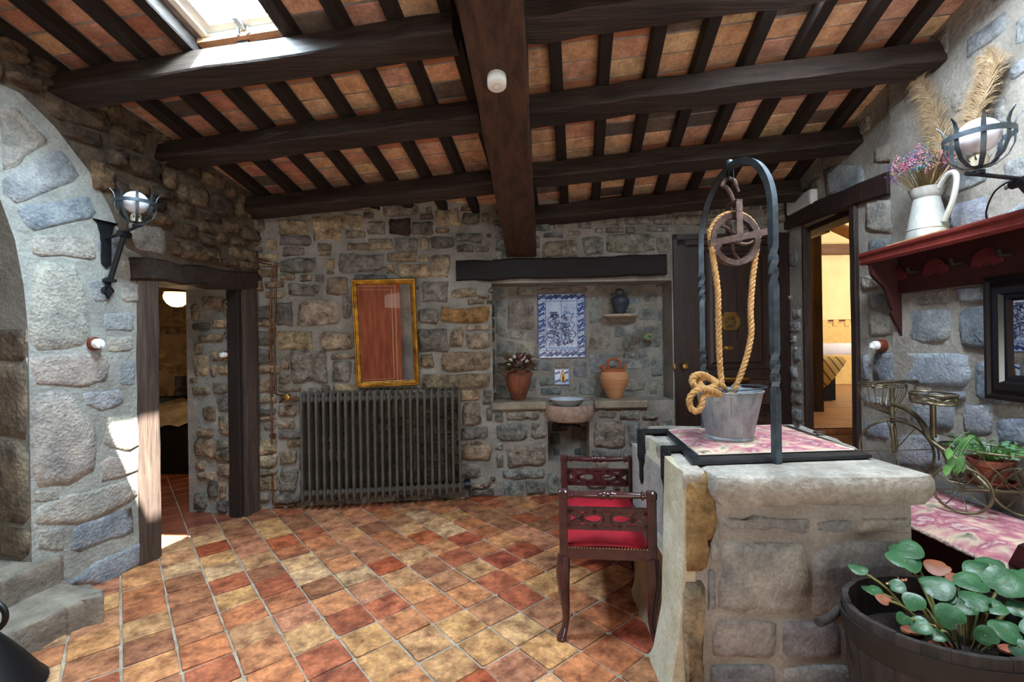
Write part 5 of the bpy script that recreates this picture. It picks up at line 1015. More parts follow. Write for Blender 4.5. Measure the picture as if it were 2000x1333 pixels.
# iron lid with hinge straps, cloth
zl = H + .006; A_, B_, C_, D_ = [atz(*q, zl + .014) for q in ((1352, 903), (1703, 889), (1540, 831), (1300, 842))]
lid = thing('iron_cover', 'dark flat iron cover plate with two hinge straps lying on the well', 'cover', (A_ + C_) / 2)
MB().quadbox([V((p_.x, p_.y, zl)) for p_ in (A_, B_, C_, D_)], [V((p_.x, p_.y, zl + .014)) for p_ in (A_, B_, C_, D_)]).build('plate', iron, lid, smooth=0)
for q0, q1 in (((1256, 843), (1306, 844)), ((1289, 877), (1352, 879))):
    p0, p1 = atz(*q0, zl + .012), atz(*q1, zl + .012); yy = p0.y; xo = c0 - .034 if yy < 2.2 else xb_ - .014
    s_ = MB(); s_.box(((xo + p1.x) / 2 + .01, yy, zl + .012), (p1.x - xo + .02, .085, .012)).box((xo, yy, H - .06), (.012, .12, .16)); s_.prism([(-.06, 0), (.06, 0), (.025, -.04), (.025, -.12), (-.005, -.15), (-.03, -.12), (-.03, -.04)], (xo, yy, H - .135), Y, Z, -X, -.006, .006)
    st_o = s_.build('strap', iron, lid, smooth=0); MB().ball((xo - .004, yy + .015, H - .02), .013, 10, 6, None, (.6, 1, 1)).build('rivet', iron, st_o)
hp_ = atz(1600, 845, zl + .01); MB().box(hp_, (.05, .03, .012)).build('hasp', rust, lid)
cl_m = bpy.data.materials.new('floral_tapestry'); cl_m.use_nodes = True; tt = cl_m.node_tree; tc = nd(tt, 'ShaderNodeTexCoord'); n1 = nd(tt, 'ShaderNodeTexNoise', Scale=10, Detail=4, Distortion=.5); n2 = nd(tt, 'ShaderNodeTexVoronoi', Scale=9); n3 = nd(tt, 'ShaderNodeTexNoise', Scale=160, Detail=2)
wvv = nd(tt, 'ShaderNodeVectorMath', operation='MULTIPLY_ADD'); wvv.inputs[1].default_value = (.16, .16, .16); tt.links.new(n1.outputs['Color'], wvv.inputs[0]); tt.links.new(tc.outputs['Object'], wvv.inputs[2]); tt.links.new(wvv.outputs[0], n2.inputs['Vector'])
tt.links.new(tc.outputs['Object'], n1.inputs[0]); tt.links.new(tc.outputs['Object'], n3.inputs[0]); cr_ = nd(tt, 'ShaderNodeValToRGB'); e = cr_.color_ramp.elements
e[0].position = .3; e[0].color = (*lin((112, 118, 104)), 1); e[1].position = .72; e[1].color = (*lin((150, 84, 108)), 1)
for p_, c in ((.4, (226, 214, 184)), (.5, (206, 148, 150)), (.58, (172, 100, 122)), (.65, (228, 208, 196))): x = e.new(p_); x.color = (*lin(c), 1)
tt.links.new(n1.outputs[0], cr_.inputs[0]); c2_ = nd(tt, 'ShaderNodeValToRGB'); e = c2_.color_ramp.elements; e[0].position = .05; e[0].color = (1, .92, .86, 1); e[1].position = .75; e[1].color = (.62, .5, .55, 1); tt.links.new(n2.outputs[0], c2_.inputs[0])
mx = nd(tt, 'ShaderNodeMix', data_type='RGBA', blend_type='MULTIPLY'); mx.inputs[0].default_value = .8; tt.links.new(cr_.outputs[0], mx.inputs[6]); tt.links.new(c2_.outputs[0], mx.inputs[7]); bs = tt.nodes['Principled BSDF']; tt.links.new(mx.outputs[2], bs.inputs['Base Color']); bs.inputs['Roughness'].default_value = .95
bp_ = nd(tt, 'ShaderNodeBump', Strength=.5, Distance=.004); tt.links.new(n3.outputs[0], bp_.inputs['Height']); tt.links.new(bp_.outputs[0], bs.inputs['Normal'])
zc = zl + .017; Q = [atz(*q, zc) for q in ((1364, 890), (1668, 880), (1522, 831), (1306, 842))]; b_ = MB(); n_ = 12
for i in range(n_ + 1):
    for j in range(n_ + 1):
        a, c = i / n_, j / n_; p_ = (Q[0].lerp(Q[1], a)).lerp(Q[3].lerp(Q[2], a), c); b_.v.append(V((p_.x, p_.y, zc + .003 + R.uniform(0, .0035) * (0 < i < n_))))
        if i and j: q = len(b_.v) - 1; b_.f.append((q, q - 1, q - n_ - 2, q - n_ - 1))
t = thing('tapestry_cloth', 'pink floral tapestry cloth spread on the iron well lid', 'cloth', zc * Z + V((Q[0].x, Q[0].y, 0)))
MB().add(b_.v, b_.f).build('cloth', cl_m, t); fr2 = MB(); fr2.tube([q + Z * .003 for q in Q], .0035, 5, closed=True); fr2.build('hem', mat('cream_hem', (222, 212, 190), rough=.9, scale=60), t)
# bucket
bk = atz(1425, 857, zc + .004); bH = 1.225 - bk.z; rb_, rt_ = .112, .162
galv = mat('zinc_bucket', (172, 178, 182), (124, 132, 138), rough=.5, metal=.45, scale=5, sv=(3, 3, 1), bump=.2, bscale=30, fine=.15, lo=.4, hi=.65)
t = thing('bucket', 'dented galvanised bucket standing on the floral cloth', 'bucket', bk)
MB().lathe([(.0001, .004), (rb_, 0), (rb_ + .004, .012), (rb_, .022), (rb_ + .002, .024), (rt_ - .002, bH - .01), (rt_ + .004, bH - .006), (rt_ + .005, bH), (rt_ - .002, bH + .002), (rt_ - .005, bH - .012), (rb_ - .004, .03), (.0001, .03)], bk, 40).build('pail', galv, t)
MB().tube([bk + Z * .03 + V((rb_ * -.35, -rb_ * .95, 0)), bk + Z * (bH - .02) + V((-rt_ * .35, -rt_ * .945, 0))], .003, 6).build('seam', galv, t)
for a in (230, 52):
    d = V((math.cos(math.radians(a)), math.sin(math.radians(a)), 0)); e = d.cross(Z); MB().prism([(-.03, -.04), (.03, -.04), (.024, .012), (0, .03), (-.024, .012)], bk + d * (rt_ - .0) + Z * bH, e, Z, d, -.002, .008).build('ear', galv, t)
E1 = [bk + Z * (bH + .012) + V((math.cos(math.radians(230 + i * 9.1)), math.sin(math.radians(230 + i * 9.1)), 0)) * (rt_ + .012) + Z * (.01 * math.sin(i / 20 * 3.14)) for i in range(21)]; MB().tube(E1, .0045, 7).build('bail', iron_blue, t)
# iron arch
A = atz(1517, 906, H); Bp = V((A.x + .02, 2.86, H)); mid = (A + Bp) / 2; spr, apx = 2.06, 2.395
t = thing('well_arch', 'tall twisted iron arch standing over the well', 'iron arch', mid); e = (Bp - A); e.z = 0; hw = e.length / 2; e.normalize()
path = [A - Z * .02] + [A + Z * z for z in np.linspace(0, spr - H, 60)[1:]]
arcP = [V((mid.x, mid.y, spr)) - e * hw * math.cos(math.radians(a)) + Z * (apx - spr) * math.sin(math.radians(a)) for a in range(6, 175, 6)]
path = path + arcP + [Bp + Z * z for z in np.linspace(spr - H, 0, 60)] 
def sq_bar(P, w_, tw_):
    b_ = MB(); n_ = len(P); prev = e
    for i in range(n_):
        d = (P[min(n_ - 1, i + 1)] - P[max(0, i - 1)]).normalized(); u_ = prev - d * prev.dot(d); u_ = u_.normalized() if u_.length > 1e-5 else d.orthogonal().normalized(); prev = u_; v_ = d.cross(u_); an = tw_(i) + math.pi / 4
        b_.v += [P[i] + (u_ * math.cos(an + q * math.pi / 2) + v_ * math.sin(an + q * math.pi / 2)) * w_ * .707 for q in range(4)]
        if i: b_.f += [((i - 1) * 4 + q, (i - 1) * 4 + (q + 1) % 4, i * 4 + (q + 1) % 4, i * 4 + q) for q in range(4)]
    return b_
def tws(i):
    z = path[i].z; n_ = len(path); hi = max(0, min(1, (z - 1.72) / .18)); lo = max(0, min(1, (z - 1.26) / .18)); side = 1 if i < n_ / 2 else -1
    return side * (hi + lo) * math.pi * 1.5 + .3
sq_bar(path, .03, tws).build('bar', iron_blue, t, smooth=25)
for s_ in (-1, 1): MB().box(V((mid.x, mid.y, apx - .03)) + X * s_ * .012, (.004, .03, .09)).build('hanger_strap', iron, t)
MB().ball(V((mid.x, mid.y, apx + .02)), .022, 12, 8).build('rivet', iron_blue, t)
# pulley with yoke and hook
pc = aty(1434, 468, 2.42); we = V((.99, .13, 0)).normalized(); wn = V((-.13, .99, 0)).normalized(); wax = (we, Z, wn)
t = thing('well_pulley', 'rusty iron pulley wheel with yoke and hook hanging from the arch', 'pulley', pc)
rw = .137
MB().lathe([(rw - .03, -.016), (rw, -.02), (rw + .002, -.014), (rw - .016, -.004), (rw - .016, .004), (rw + .002, .014), (rw, .02), (rw - .03, .016), (rw - .03, -.016)], pc, 40, wax).build('rim', rust, t)
sp_ = MB()
for i in range(5):
    a = i * 1.2566 + .5; sp_.tube(smoothpath([pc + (we * math.cos(a + q * 7) + Z * math.sin(a + q * 7)) * (.012 + q) for q in (0, .035, .07, .1)], 3), .009, 6)
sp_.lathe([(.028, -.024), (.028, .024)], pc, 14, wax); sp_.build('spokes', rust, t)
yk = MB()
for s_ in (-1, 1): yk.box(pc + wn * s_ * .045 + Z * .085, (.034, .008, .21), (we, wn, Z))
yk.box(pc + Z * .19, (.034, .098, .01), (we, wn, Z)); yk.tube([pc - wn * .06, pc + wn * .06], .011, 8); yk.build('yoke', rust, t)
te = (we * .97 + Z * .2).normalized(); MB().box(pc - wn * .055 + Z * .0, (.36, .012, .034), (V((.985, .17, .0)).normalized() * .97 + Z * .2, wn, Z)).build('guard_bar', rust, t)
yt = pc + Z * .195; ap = V((mid.x, mid.y, apx - .07)); 
MB().tube(smoothpath([yt, yt + Z * .035 - X * .012, yt + Z * .075 - X * .035, yt.lerp(ap, .75) - X * .045, ap + Z * .01 - X * .015, ap + Z * .0 + X * .02, ap - Z * .035 + X * .035, ap - Z * .06 + X * .045], 5), [.011] * 30 + [.007] * 6, 8).build('hook', rust, t)
# rope
def rope(b_, P, r_, tw_=90.):
    L = 0; S = [[], [], []]; prev = None
    for i, p_ in enumerate(P):
        if i: L += (P[i] - P[i - 1]).length
        d = (P[min(len(P) - 1, i + 1)] - P[max(0, i - 1)]).normalized(); u_ = (prev - d * prev.dot(d)).normalized() if prev is not None else d.orthogonal().normalized(); prev = u_; v_ = d.cross(u_)
        for s_ in range(3): a = L * tw_ + s_ * 2.094; S[s_].append(p_ + (u_ * math.cos(a) + v_ * math.sin(a)) * r_ * .5)
    for s_ in S: b_.tube(s_, r_ * .58, 6)
def dense(P, st=.011):
    out = [P[0]]
    for a, c in zip(P, P[1:]): n_ = max(1, int((c - a).length / st)); out += [a.lerp(c, (i + 1) / n_) for i in range(n_)]
    return out
hemp = mat('hemp_rope', (206, 164, 108), (164, 120, 70), rough=.9, scale=40, bump=.5, bscale=90)
tr_ = thing('rope', 'thick hemp rope running over the pulley into the bucket', 'rope', bk + Z * bH); b_ = MB(); gr = rw - .002
top_ = [pc + we * gr * math.cos(math.radians(a)) + Z * gr * math.sin(math.radians(a)) for a in range(185, -1, -12)]
def rp_(*q): return [aty(x, y, d) for x, y, d in q]
LP = rp_((1401, 560, 2.38), (1403, 620, 2.38), (1405, 690, 2.38), (1409, 745, 2.38), (1416, 775, 2.38))[::-1]; RP = rp_((1470, 545, 2.43), (1466, 610, 2.42), (1467, 655, 2.41), (1456, 705, 2.4), (1440, 750, 2.39), (1430, 775, 2.38))
rope(b_, dense(smoothpath(LP + top_[1:] + RP, 5)), .0155); b_.build('hanging_rope', hemp, tr_)
b_ = MB(); rope(b_, dense(smoothpath(rp_((1425, 778, 2.36), (1412, 757, 2.33), (1392, 742, 2.3), (1370, 732, 2.28), (1353, 738, 2.27), (1356, 754, 2.26), (1378, 760, 2.25), (1398, 752, 2.27), (1384, 738, 2.29), (1366, 741, 2.3), (1372, 757, 2.26), (1392, 768, 2.26), (1404, 772, 2.28)), 5)), .0165); b_.build('coil', hemp, tr_)
b_ = MB(); rope(b_, dense(smoothpath(rp_((1406, 770, 2.26), (1385, 762, 2.22), (1362, 762, 2.2), (1347, 778, 2.2), (1349, 797, 2.2), (1361, 804, 2.2), (1370, 792, 2.2), (1373, 775, 2.215), (1390, 770, 2.24)), 5)), .0155); b_.build('loop', hemp, tr_)
# ------------------------------------------------------------------ stool
mah = mat('mahogany', (74, 38, 38), (50, 27, 28), rough=.22, scale=6, sv=(3, 3, 3), spec=.6, coat=.25); vel = mat('red_velvet', (168, 12, 34), (120, 6, 22), rough=.75, scale=6, sheen=.6, bump=.15, bscale=120)
y0, y1 = 2.31, 3.02; x0 = aty(1101, 1030, y0).x; x1 = aty(1271, 1030, y0).x
t = thing('window_stool', 'mahogany stool with scroll fret arms and red velvet seat beside the well', 'stool', ((x0 + x1) / 2, (y0 + y1) / 2, 0))
zs_, za = .42, .715
for x in (x0, x1):
    for y in (y0, y1):
        sx, sy = (-1 if x == x0 else 1), (-1 if y == y0 else 1); P = [V((x, y, zs_)), V((x + sx * .004, y + sy * .004, .37)), V((x + sx * .006, y + sy * .006, .32)), V((x - sx * .0, y, .22)), V((x - sx * .006, y - sy * .006, .13)), V((x - sx * .002, y - sy * .002, .07)), V((x + sx * .012, y + sy * .012, .03)), V((x + sx * .018, y + sy * .018, .012)), V((x + sx * .018, y + sy * .018, 0))]
        PP = smoothpath(P, 3); ks = [.032, .036, .035, .026, .02, .0165, .021, .026, .022]; rs = [ks[min(8, int(i / 3))] + (ks[min(8, int(i / 3) + 1)] - ks[min(8, int(i / 3))]) * (i % 3) / 3 for i in range(len(PP))]
        MB().tube(PP, rs, 10).build('leg', mah, t); MB().bbox((x, y, (zs_ + za) / 2), (.042, .042, za - zs_ + .02), None, .004).build('arm_post', mah, t)
for y in (y0, y1):
    MB().box(((x0 + x1) / 2, y, .44), (x1 - x0, .032, .055)).build('seat_rail', mah, t)
    pr = [(.02, 0), (.02, .04), (.014, .045), (.014, .055), (.021, .06), (.021, .068), (.013, .075), (.016, .12), (.0185, .185), (.016, .2), (.021, .21), (.0215, .22), (.021, .23), (.016, .24)]; L = x1 - x0 + .04; pr = [(r, z * L / .48) for r, z in pr]; pr += [(r, L - z) for r, z in pr[::-1]]
    MB().lathe(pr, (x0 - .02, y, za + .012), 14, (Y, Z, X)).build('arm_rail', mah, t)
    for s_, x in ((-1, x0), (1, x1)): MB().bbox((x, y, za + .014), (.05, .046, .046), None, .008).build('arm_end', mah, t)
    # fretwork splat
    f = MB(); hh, hwid = .045, (x1 - x0) / 2 - .018; o_ = ((x0 + x1) / 2, y, .61); R_ = lambda P, w_, cl_=False: f.ribbon(P, w_, o_, X, Z, -Y, -.008, .008, closed=cl_)
    for z in (-hh, hh): R_([(-hwid, z), (hwid, z)], .022)
    for s_ in (-1, 1):
        R_([(s_ * (hwid - .008), -hh), (s_ * (hwid - .008), hh)], .022)
        lens = [(s_ * (.02 + .105 * (1 - math.cos(a)) / 2), .033 * math.sin(a) * (1 - .35 * (1 - math.cos(a)) / 2)) for a in np.linspace(0, 2 * math.pi, 17)[:-1]]; R_(lens, .019, True)
        R_([(s_ * .118, 0), (s_ * (hwid - .01), hh - .004)], .03); R_([(s_ * .118, 0), (s_ * (hwid - .01), -hh + .004)], .03); R_([(s_ * .055, hh), (s_ * .07, .03)], .024); R_([(s_ * .055, -hh), (s_ * .07, -.03)], .024)
    R_([(0, -hh), (0, -.012)], .05); R_([(0, hh), (0, .012)], .05); R_([(-.02, 0), (.02, 0)], .026); f.build('fret_splat', mah, t, smooth=0)
for x in (x0, x1): MB().box((x, (y0 + y1) / 2, .44), (.032, y1 - y0, .055)).build('seat_rail', mah, t)
b_ = MB(); n_ = 10
for j in range(n_ + 1):
    for i in range(n_ + 1):
        a, c = i / n_, j / n_; ed = min(a, 1 - a, c, 1 - c) * n_; b_.v.append(V((x0 + .012 + (x1 - x0 - .024) * a, y0 - .002 + (y1 - y0 + .004) * c, .462 + .055 * min(1, ed / 2.2) ** .6 + .012 * math.sin(a * 3.14))))
        if i and j: q = len(b_.v) - 1; b_.f.append((q, q - 1, q - n_ - 2, q - n_ - 1))
bot = MB().add(b_.v, b_.f); bot.box(((x0 + x1) / 2, (y0 + y1) / 2, .45), (x1 - x0 - .03, y1 - y0 - .01, .04)); bot.build('seat_pad', vel, t)
nl_ = MB()
for i in range(26): nl_.ball((x0 + .026 + (x1 - x0 - .052) * i / 25, y0 - .017, .47), .0042, 6, 4)
stuff(nl_.build('nail_heads', brass, t))
t.rotation_euler = (0, 0, -.118); t.location.x += .042
# ------------------------------------------------------------------ bench with floral cushion
bz = .545; BX0, BX1 = 1.95, 2.47; bY0, bY1 = 1.84, 3.25; dkm = mat('dark_mahogany', (56, 22, 22), (38, 15, 16), rough=.3, scale=5, sv=(3, .5, 3))
t = thing('bench', 'dark mahogany bench along the right wall under the floral cushion', 'bench', (2.2, 2.5, 0))
MB().box(((BX0 + BX1) / 2 + .02, (bY0 + bY1) / 2, bz - .05), (BX1 - BX0 - .02, bY1 - bY0, .1)).build('seat', dkm, t); MB().box((BX0 + .1, (bY0 + bY1) / 2, bz / 2 - .05), (.03, bY1 - bY0 - .02, bz - .1)).build('front_panel', dkm, t); MB().box((BX1 - .02, (bY0 + bY1) / 2, bz / 2), (.03, bY1 - bY0, bz)).build('back_panel', dkm, t)
for y in (bY0 - .03, bY1 + .03):
    arm = [(BX0 + .0, 0), (BX0 + .06, 0), (BX0 + .05, .3), (BX0 + .1, bz), (BX1 - .02, bz), (BX1, 0), (BX1 + .03, 0), (BX1 + .03, bz + .1), (BX0 + .25, bz + .12), (BX0 + .12, bz + .15), (BX0 + .03, bz + .12), (BX0 - .01, bz + .05), (BX0 + .0, bz - .05)]
    MB().prism(arm, (0, y, 0), X, Z, -Y, -.025, .025).build('arm', dkm, t, smooth=0)
cu = thing('bench_cushion', 'pink floral tapestry cushion with corded edge on the bench', 'cushion', (2.2, 2.5, bz)); b_ = MB(); nx, ny = 10, 24
for j in range(ny + 1):
    for i in range(nx + 1):
        a, c = i / nx, j / ny; ed = min(a * nx, (1 - a) * nx, c * ny, (1 - c) * ny); b_.v.append(V((BX0 - .02 + (BX1 - BX0 + .03) * a, bY0 + .0 + (bY1 - bY0) * c, bz + .025 + .05 * min(1, ed / 2) ** .5)))
        if i and j: q = len(b_.v) - 1; b_.f.append((q, q - 1, q - nx - 2, q - nx - 1))
MB().add(b_.v, b_.f).build('cover', cl_m, cu); MB().box(((BX0 + BX1) / 2 - .005, (bY0 + bY1) / 2, bz + .014), (BX1 - BX0 + .02, bY1 - bY0 - .01, .024)).build('underside', dkm, cu)
cb = MB(); rope(cb, dense([V((BX0 - .022, bY1, bz + .02)), V((BX0 - .022, bY0, bz + .02)), V((BX1, bY0 - .002, bz + .02))], .01), .01, 160); cb.build('cord', mat('cushion_cord', (196, 176, 160), (150, 110, 116), rough=.9, scale=70), cu)
zb_ = bz + .077
# ------------------------------------------------------------------ tricycle planter
tm = mat('antique_bronze', (124, 114, 88), (84, 72, 54), rough=.38, metal=.6, scale=10, bump=.15)
FW = aty(1748, 880, 2.88); hd_ = V((-.1, -.6, 0)).normalized(); sd = V((-hd_.y, hd_.x, 0))  # hd_: towards the rear
FW = aty(1748, 880, 2.8); hF = V((.62, -.78, 0)).normalized(); sF = V((-hF.y, hF.x, 0)); rF = FW.z - zb_
tc_ = thing('tricycle_planter', 'bronze wire tricycle plant stand on the bench cushion', 'plant stand', (FW.x, FW.y - .3, zb_))
def on_tr(px, py): return on(px, py, FW, sd)
def wheel(c, r_, ax1, name, ns=8):
    o = MB().tube(arc(c, r_ - .007, 0, 360, 30, ax1, Z)[:-1], .0068, 8, closed=True).build(name, tm, tc_)
    s_ = MB()
    for i in range(ns): a = i * 6.283 / ns + .2; s_.tube([c, c + (ax1 * math.cos(a) + Z * math.sin(a)) * (r_ - .008)], .0028, 5)
    s_.lathe([(.012, -.02), (.012, .02)], c, 10, (ax1, Z, ax1.cross(Z))); s_.build('spokes', tm, o); return o
wheel(FW, rF, hF, 'wheel')
RL = on(1877, 950, V((2.2, 2.3, 0)), V((.35, .94, 0)).normalized()); rR = .118; RL = aty(1877, 951, 2.27); RL.z = zb_ + rR
RRt = RL + V((.24, -.06, 0)); 
wheel(RL, rR, V((.55, -.83, 0)).normalized(), 'wheel'); wheel(RRt, rR, V((.55, -.83, 0)).normalized(), 'wheel')
fr3 = MB(); tp_ = on_tr(1742, 756)
fr3.tube([on_tr(1742, 758), on_tr(1743, 826)], .013, 10)
fk = on_tr(1744, 826)
for s_ in (-1, 1): fr3.tube(smoothpath([fk, fk + sF * s_ * .03 - Z * .02, FW + sF * s_ * .03 + Z * .05, FW + sF * s_ * .025], 4), .008, 8)
RC = (RL + RRt) / 2
P = smoothpath([on_tr(1745, 790), on_tr(1772, 800), on_tr(1800, 825), on_tr(1820, 862), RC + Z * .1 + V((-.02, .12, 0)), RC], 6); fr3.tube(P, .014, 10); fr3.tube([RL, RRt], .008, 8)
fr3.tube([on_tr(1822, 780), on_tr(1823, 855)], .014, 10); fr3.build('frame', tm, tc_)
mg = MB(); N_ = 14; vs = []
for i in range(N_ + 1):
    a = math.radians(115 - i * 125 / N_ if 0 else 100 - i * 105 / N_ ); cc_ = FW + (hF * math.cos(a) + Z * math.sin(a)) * (rF + .018)
    for s_ in (-1, 0, 1): vs.append(cc_ + sF * s_ * .022 - (hF * math.cos(a) + Z * math.sin(a)) * abs(s_) * .006)
mg.add(vs, [(i * 3 + s_, i * 3 + s_ + 1, i * 3 + s_ + 4, i * 3 + s_ + 3) for i in range(N_) for s_ in (0, 1)]); mg.build('mudguard', tm, tc_)
hbP = [aty(1706, 757, 2.72), aty(1704, 752, 2.74), aty(1715, 748, 2.78), aty(1745, 746, 2.87), aty(1790, 745, 2.93), aty(1833, 749, 2.9)]
MB().tube(smoothpath(hbP, 5), .011, 8).build('handlebar', tm, tc_)
bkc = aty(1722, 750, 2.95); bs_ = MB(); bR = .125
for z, r_ in ((0, 1), (-.012, 1)): bs_.tube(arc(bkc + Z * z, bR * r_, 0, 360, 24, X, Y)[:-1], .0035, 6, closed=True)
for i in range(20): a = i * 6.283 / 20; d = V((math.cos(a), math.sin(a), 0)); bs_.tube(smoothpath([bkc + d * bR, bkc + d * bR * .93 - Z * .06, bkc + d * bR * .62 - Z * .14, bkc + V((.03, -.04, -.19)) + d * .012], 3), .0025, 4)
bs_.ball(bkc + V((.03, -.04, -.2)), .014, 8, 6); bs_.build('front_basket', tm, tc_)
def oval_basket(c, rx, ry, h_, ex, ey, name, nsc, taper=.8):
    b_ = MB(); b_.tube([c + ex * rx * math.cos(a) + ey * ry * math.sin(a) + Z * h_ for a in np.linspace(0, 6.283, 33)[:-1]], .005, 6, closed=True); b_.tube([c + ex * rx * taper * math.cos(a) + ey * ry * taper * math.sin(a) for a in np.linspace(0, 6.283, 33)[:-1]], .005, 6, closed=True)
    for i in range(nsc):
        a = i * 6.283 / nsc
        for g in (-1, 1):
            P = []
            for q in range(9): s_ = q / 8; th = a + g * (.5 * 6.283 / nsc) * math.sin(s_ * 5.5) * .9; kk = taper + (1 - taper) * s_; P.append(c + ex * rx * kk * math.cos(th) + ey * ry * kk * math.sin(th) + Z * h_ * s_)
            b_.tube(P, .0028, 4)
    return b_.build(name, tm, tc_)
sc_ = on_tr(1822, 790); MB().lathe([(.0001, 0), (.1, .004), (.103, .01), (.1, .014), (.0001, .012)], sc_, 24, (hd_, sd, Z), 1.25, .8).build('saddle_plate', tm, tc_); oval_basket(sc_ + Z * .012, .128, .084, .045, hd_, sd, 'saddle_rim', 9, .95)
rbC = aty(1935, 940, 2.36); rbC.z = zb_ + .11; oval_basket(rbC, .2, .125, .18, V((.5, -.86, 0)), V((.86, .5, 0)), 'rear_basket', 14, .75)
bt_ = MB()
for i in range(5): o_ = (i - 2) * .045; bt_.tube([rbC + V((.5, -.86, 0)) * -.15 + V((.86, .5, 0)) * o_, rbC + V((.5, -.86, 0)) * .15 + V((.86, .5, 0)) * o_], .003, 4)
bt_.tube([rbC, RC], .008, 6); bt_.build('basket_floor', tm, tc_)
tpm = mat('terracotta_pot', (166, 90, 66), (112, 60, 50), rough=.75, scale=9, fine=.2); pp_ = rbC + Z * .006
sa_ = thing('plant_saucer', 'terracotta saucer under the small pot in the tricycle basket', 'saucer', pp_); MB().lathe([(.0001, 0), (.085, 0), (.1, .022), (.096, .024), (.082, .008), (.0001, .007)], pp_, 24).build('dish', tpm, sa_)
pt_ = thing('plant_pot', 'small terracotta pot in the tricycle basket', 'pot', pp_ + Z * .009); MB().lathe([(.055, 0), (.078, .085), (.086, .087), (.09, .118), (.082, .118), (.075, .1), (.0001, .098)], pp_ + Z * .009, 24).build('body', tpm, pt_)
PR = random.Random(21); fn = thing('potted_fern', 'leafy green plant spilling over the tricycle basket', 'plant', pp_ + Z * .11); gr_ = mat('fresh_green', (108, 158, 84), (60, 104, 52), rough=.5, scale=14, spec=.4); gr2 = mat('blue_green', (104, 150, 118), (70, 112, 84), rough=.5, scale=14); sB = MB()
for i in range(95):
    a = PR.uniform(0, 6.283); r_ = PR.uniform(.03, .17); d = V((.5, -.86, 0)) * math.cos(a) * r_ * 1.1 + V((.86, .5, 0)) * math.sin(a) * r_ * .7; c = pp_ + Z * (.17 + PR.uniform(-.03, .05)) + d
    b_ = MB(); leaf(b_, c, d.normalized() + V((PR.uniform(-.6, .6), PR.uniform(-.6, .6), PR.uniform(-.5, .5))), V((-.3, -.5, .8)), PR.uniform(.028, .046), PR.uniform(.007, .011)); b_.build('leaf', gr_ if i % 3 else gr2, fn); sB.tube(smoothpath([pp_ + Z * .1, pp_ + Z * .17 + d * .5, c], 3), .0018, 4)
for i in range(9):
    c = aty(1862 + PR.uniform(-14, 14), 880 + i * 3 + PR.uniform(-12, 12), 2.26); b_ = MB(); leaf(b_, c, V((PR.uniform(-.5, .1), -.2, -1)), V((-.4, -.8, .2)), .062, .017); b_.build('leaf', gr_, fn); sB.tube(smoothpath([pp_ + Z * .12, pp_ + Z * .17 + (c - pp_) * .5, c], 3), .0022, 4)
stuff(sB.build('stems', gr_, fn))
# ------------------------------------------------------------------ wooden tub with begonia
bc = V((1.475, 1.60, 0)); bh, bRx, bRy = .55, .315, .255
tubm = mat('old_tub_wood', (58, 50, 46), (32, 28, 26), rough=.65, scale=6, sv=(5, 5, .5), bump=.7, bscale=10, bsv=(8, 8, .5)); t = thing('wooden_tub', 'dark old oval stave tub with a stub handle at the lower right', 'tub', bc)
def ov(a, k, z): return bc + V((bRx * k * math.cos(a), bRy * k * math.sin(a), z))
NSV = 26
for i in range(NSV):
    a0, a1 = 6.283 * i / NSV + .0012, 6.283 * (i + 1) / NSV - .0012; b_ = MB(); vs = []; k0 = R.uniform(-.003, .003); zt_ = bh + R.uniform(-.002, .002)
    for z, k in ((0, .8), (bh * .5, .93), (zt_ - .012, .995), (zt_, .985)):
        for a, q in ((a0, 0), ((a0 + a1) / 2, 0), (a1, 0), (a1, -.06), (a0, -.06)): vs.append(ov(a, k + k0 + q, z))
    b_.add(vs, [(r * 5 + j, r * 5 + (j + 1) % 5, (r + 1) * 5 + (j + 1) % 5, (r + 1) * 5 + j) for r in range(3) for j in range(5)] + [(0, 4, 3, 2, 1), (15, 16, 17, 18, 19)]); b_.build('stave', tubm, t, smooth=25)
for z0, z1 in ((.44, .515), (.1, .16)):
    b_ = MB(); n_ = 48; vs = []
    for z, e_ in ((z0, 0), (z0, .014), (z1, .014), (z1, 0)): kz = .8 + .26 * z / bh if z < bh * .5 else .93 + .065 * (z - bh * .5) / (bh * .5); vs += [ov(6.283 * i / n_, kz + .012 + e_, z) for i in range(n_)]
    b_.add(vs, [(r * n_ + i, r * n_ + (i + 1) % n_, (r + 1) % 4 * n_ + (i + 1) % n_, (r + 1) % 4 * n_ + i) for r in range(4) for i in range(n_)]); b_.build('hoop', mat('hoop_wood', (44, 40, 38), (30, 27, 25), rough=.55, scale=8), t)
a = V((1.215, 1.75, .472)); c = aty(1599, 1217, 1.66); MB().tube(smoothpath([V((1.25, 1.74, .475)), a, a.lerp(c, .5) - Z * .006, c], 3), [.019] * 3 + [.018, .016, .015, .015, .016, .016, .015], 10).build('stub_handle', tubm, t)
MB().lathe([(.0001, bh - .13), (1, bh - .14)], bc, 36, None, bRx * .9, bRy * .9).build('soil', mat('soil', (44, 33, 26), (26, 20, 16), rough=.95, scale=20, bump=1.5, bscale=20), t)
bg = thing('begonia', 'glossy round leaved begonia growing in the wooden tub', 'plant', bc + Z * (bh - .1)); glm = mat('begonia_leaf', (58, 100, 62), (30, 66, 38), rough=.34, scale=9, spec=.35, coat=.04, bump=.25, bscale=30); und = mat('leaf_underside', (142, 78, 40), (110, 60, 34), rough=.5, scale=9); stm = mat('begonia_stem', (138, 142, 84), (110, 96, 60), rough=.5)
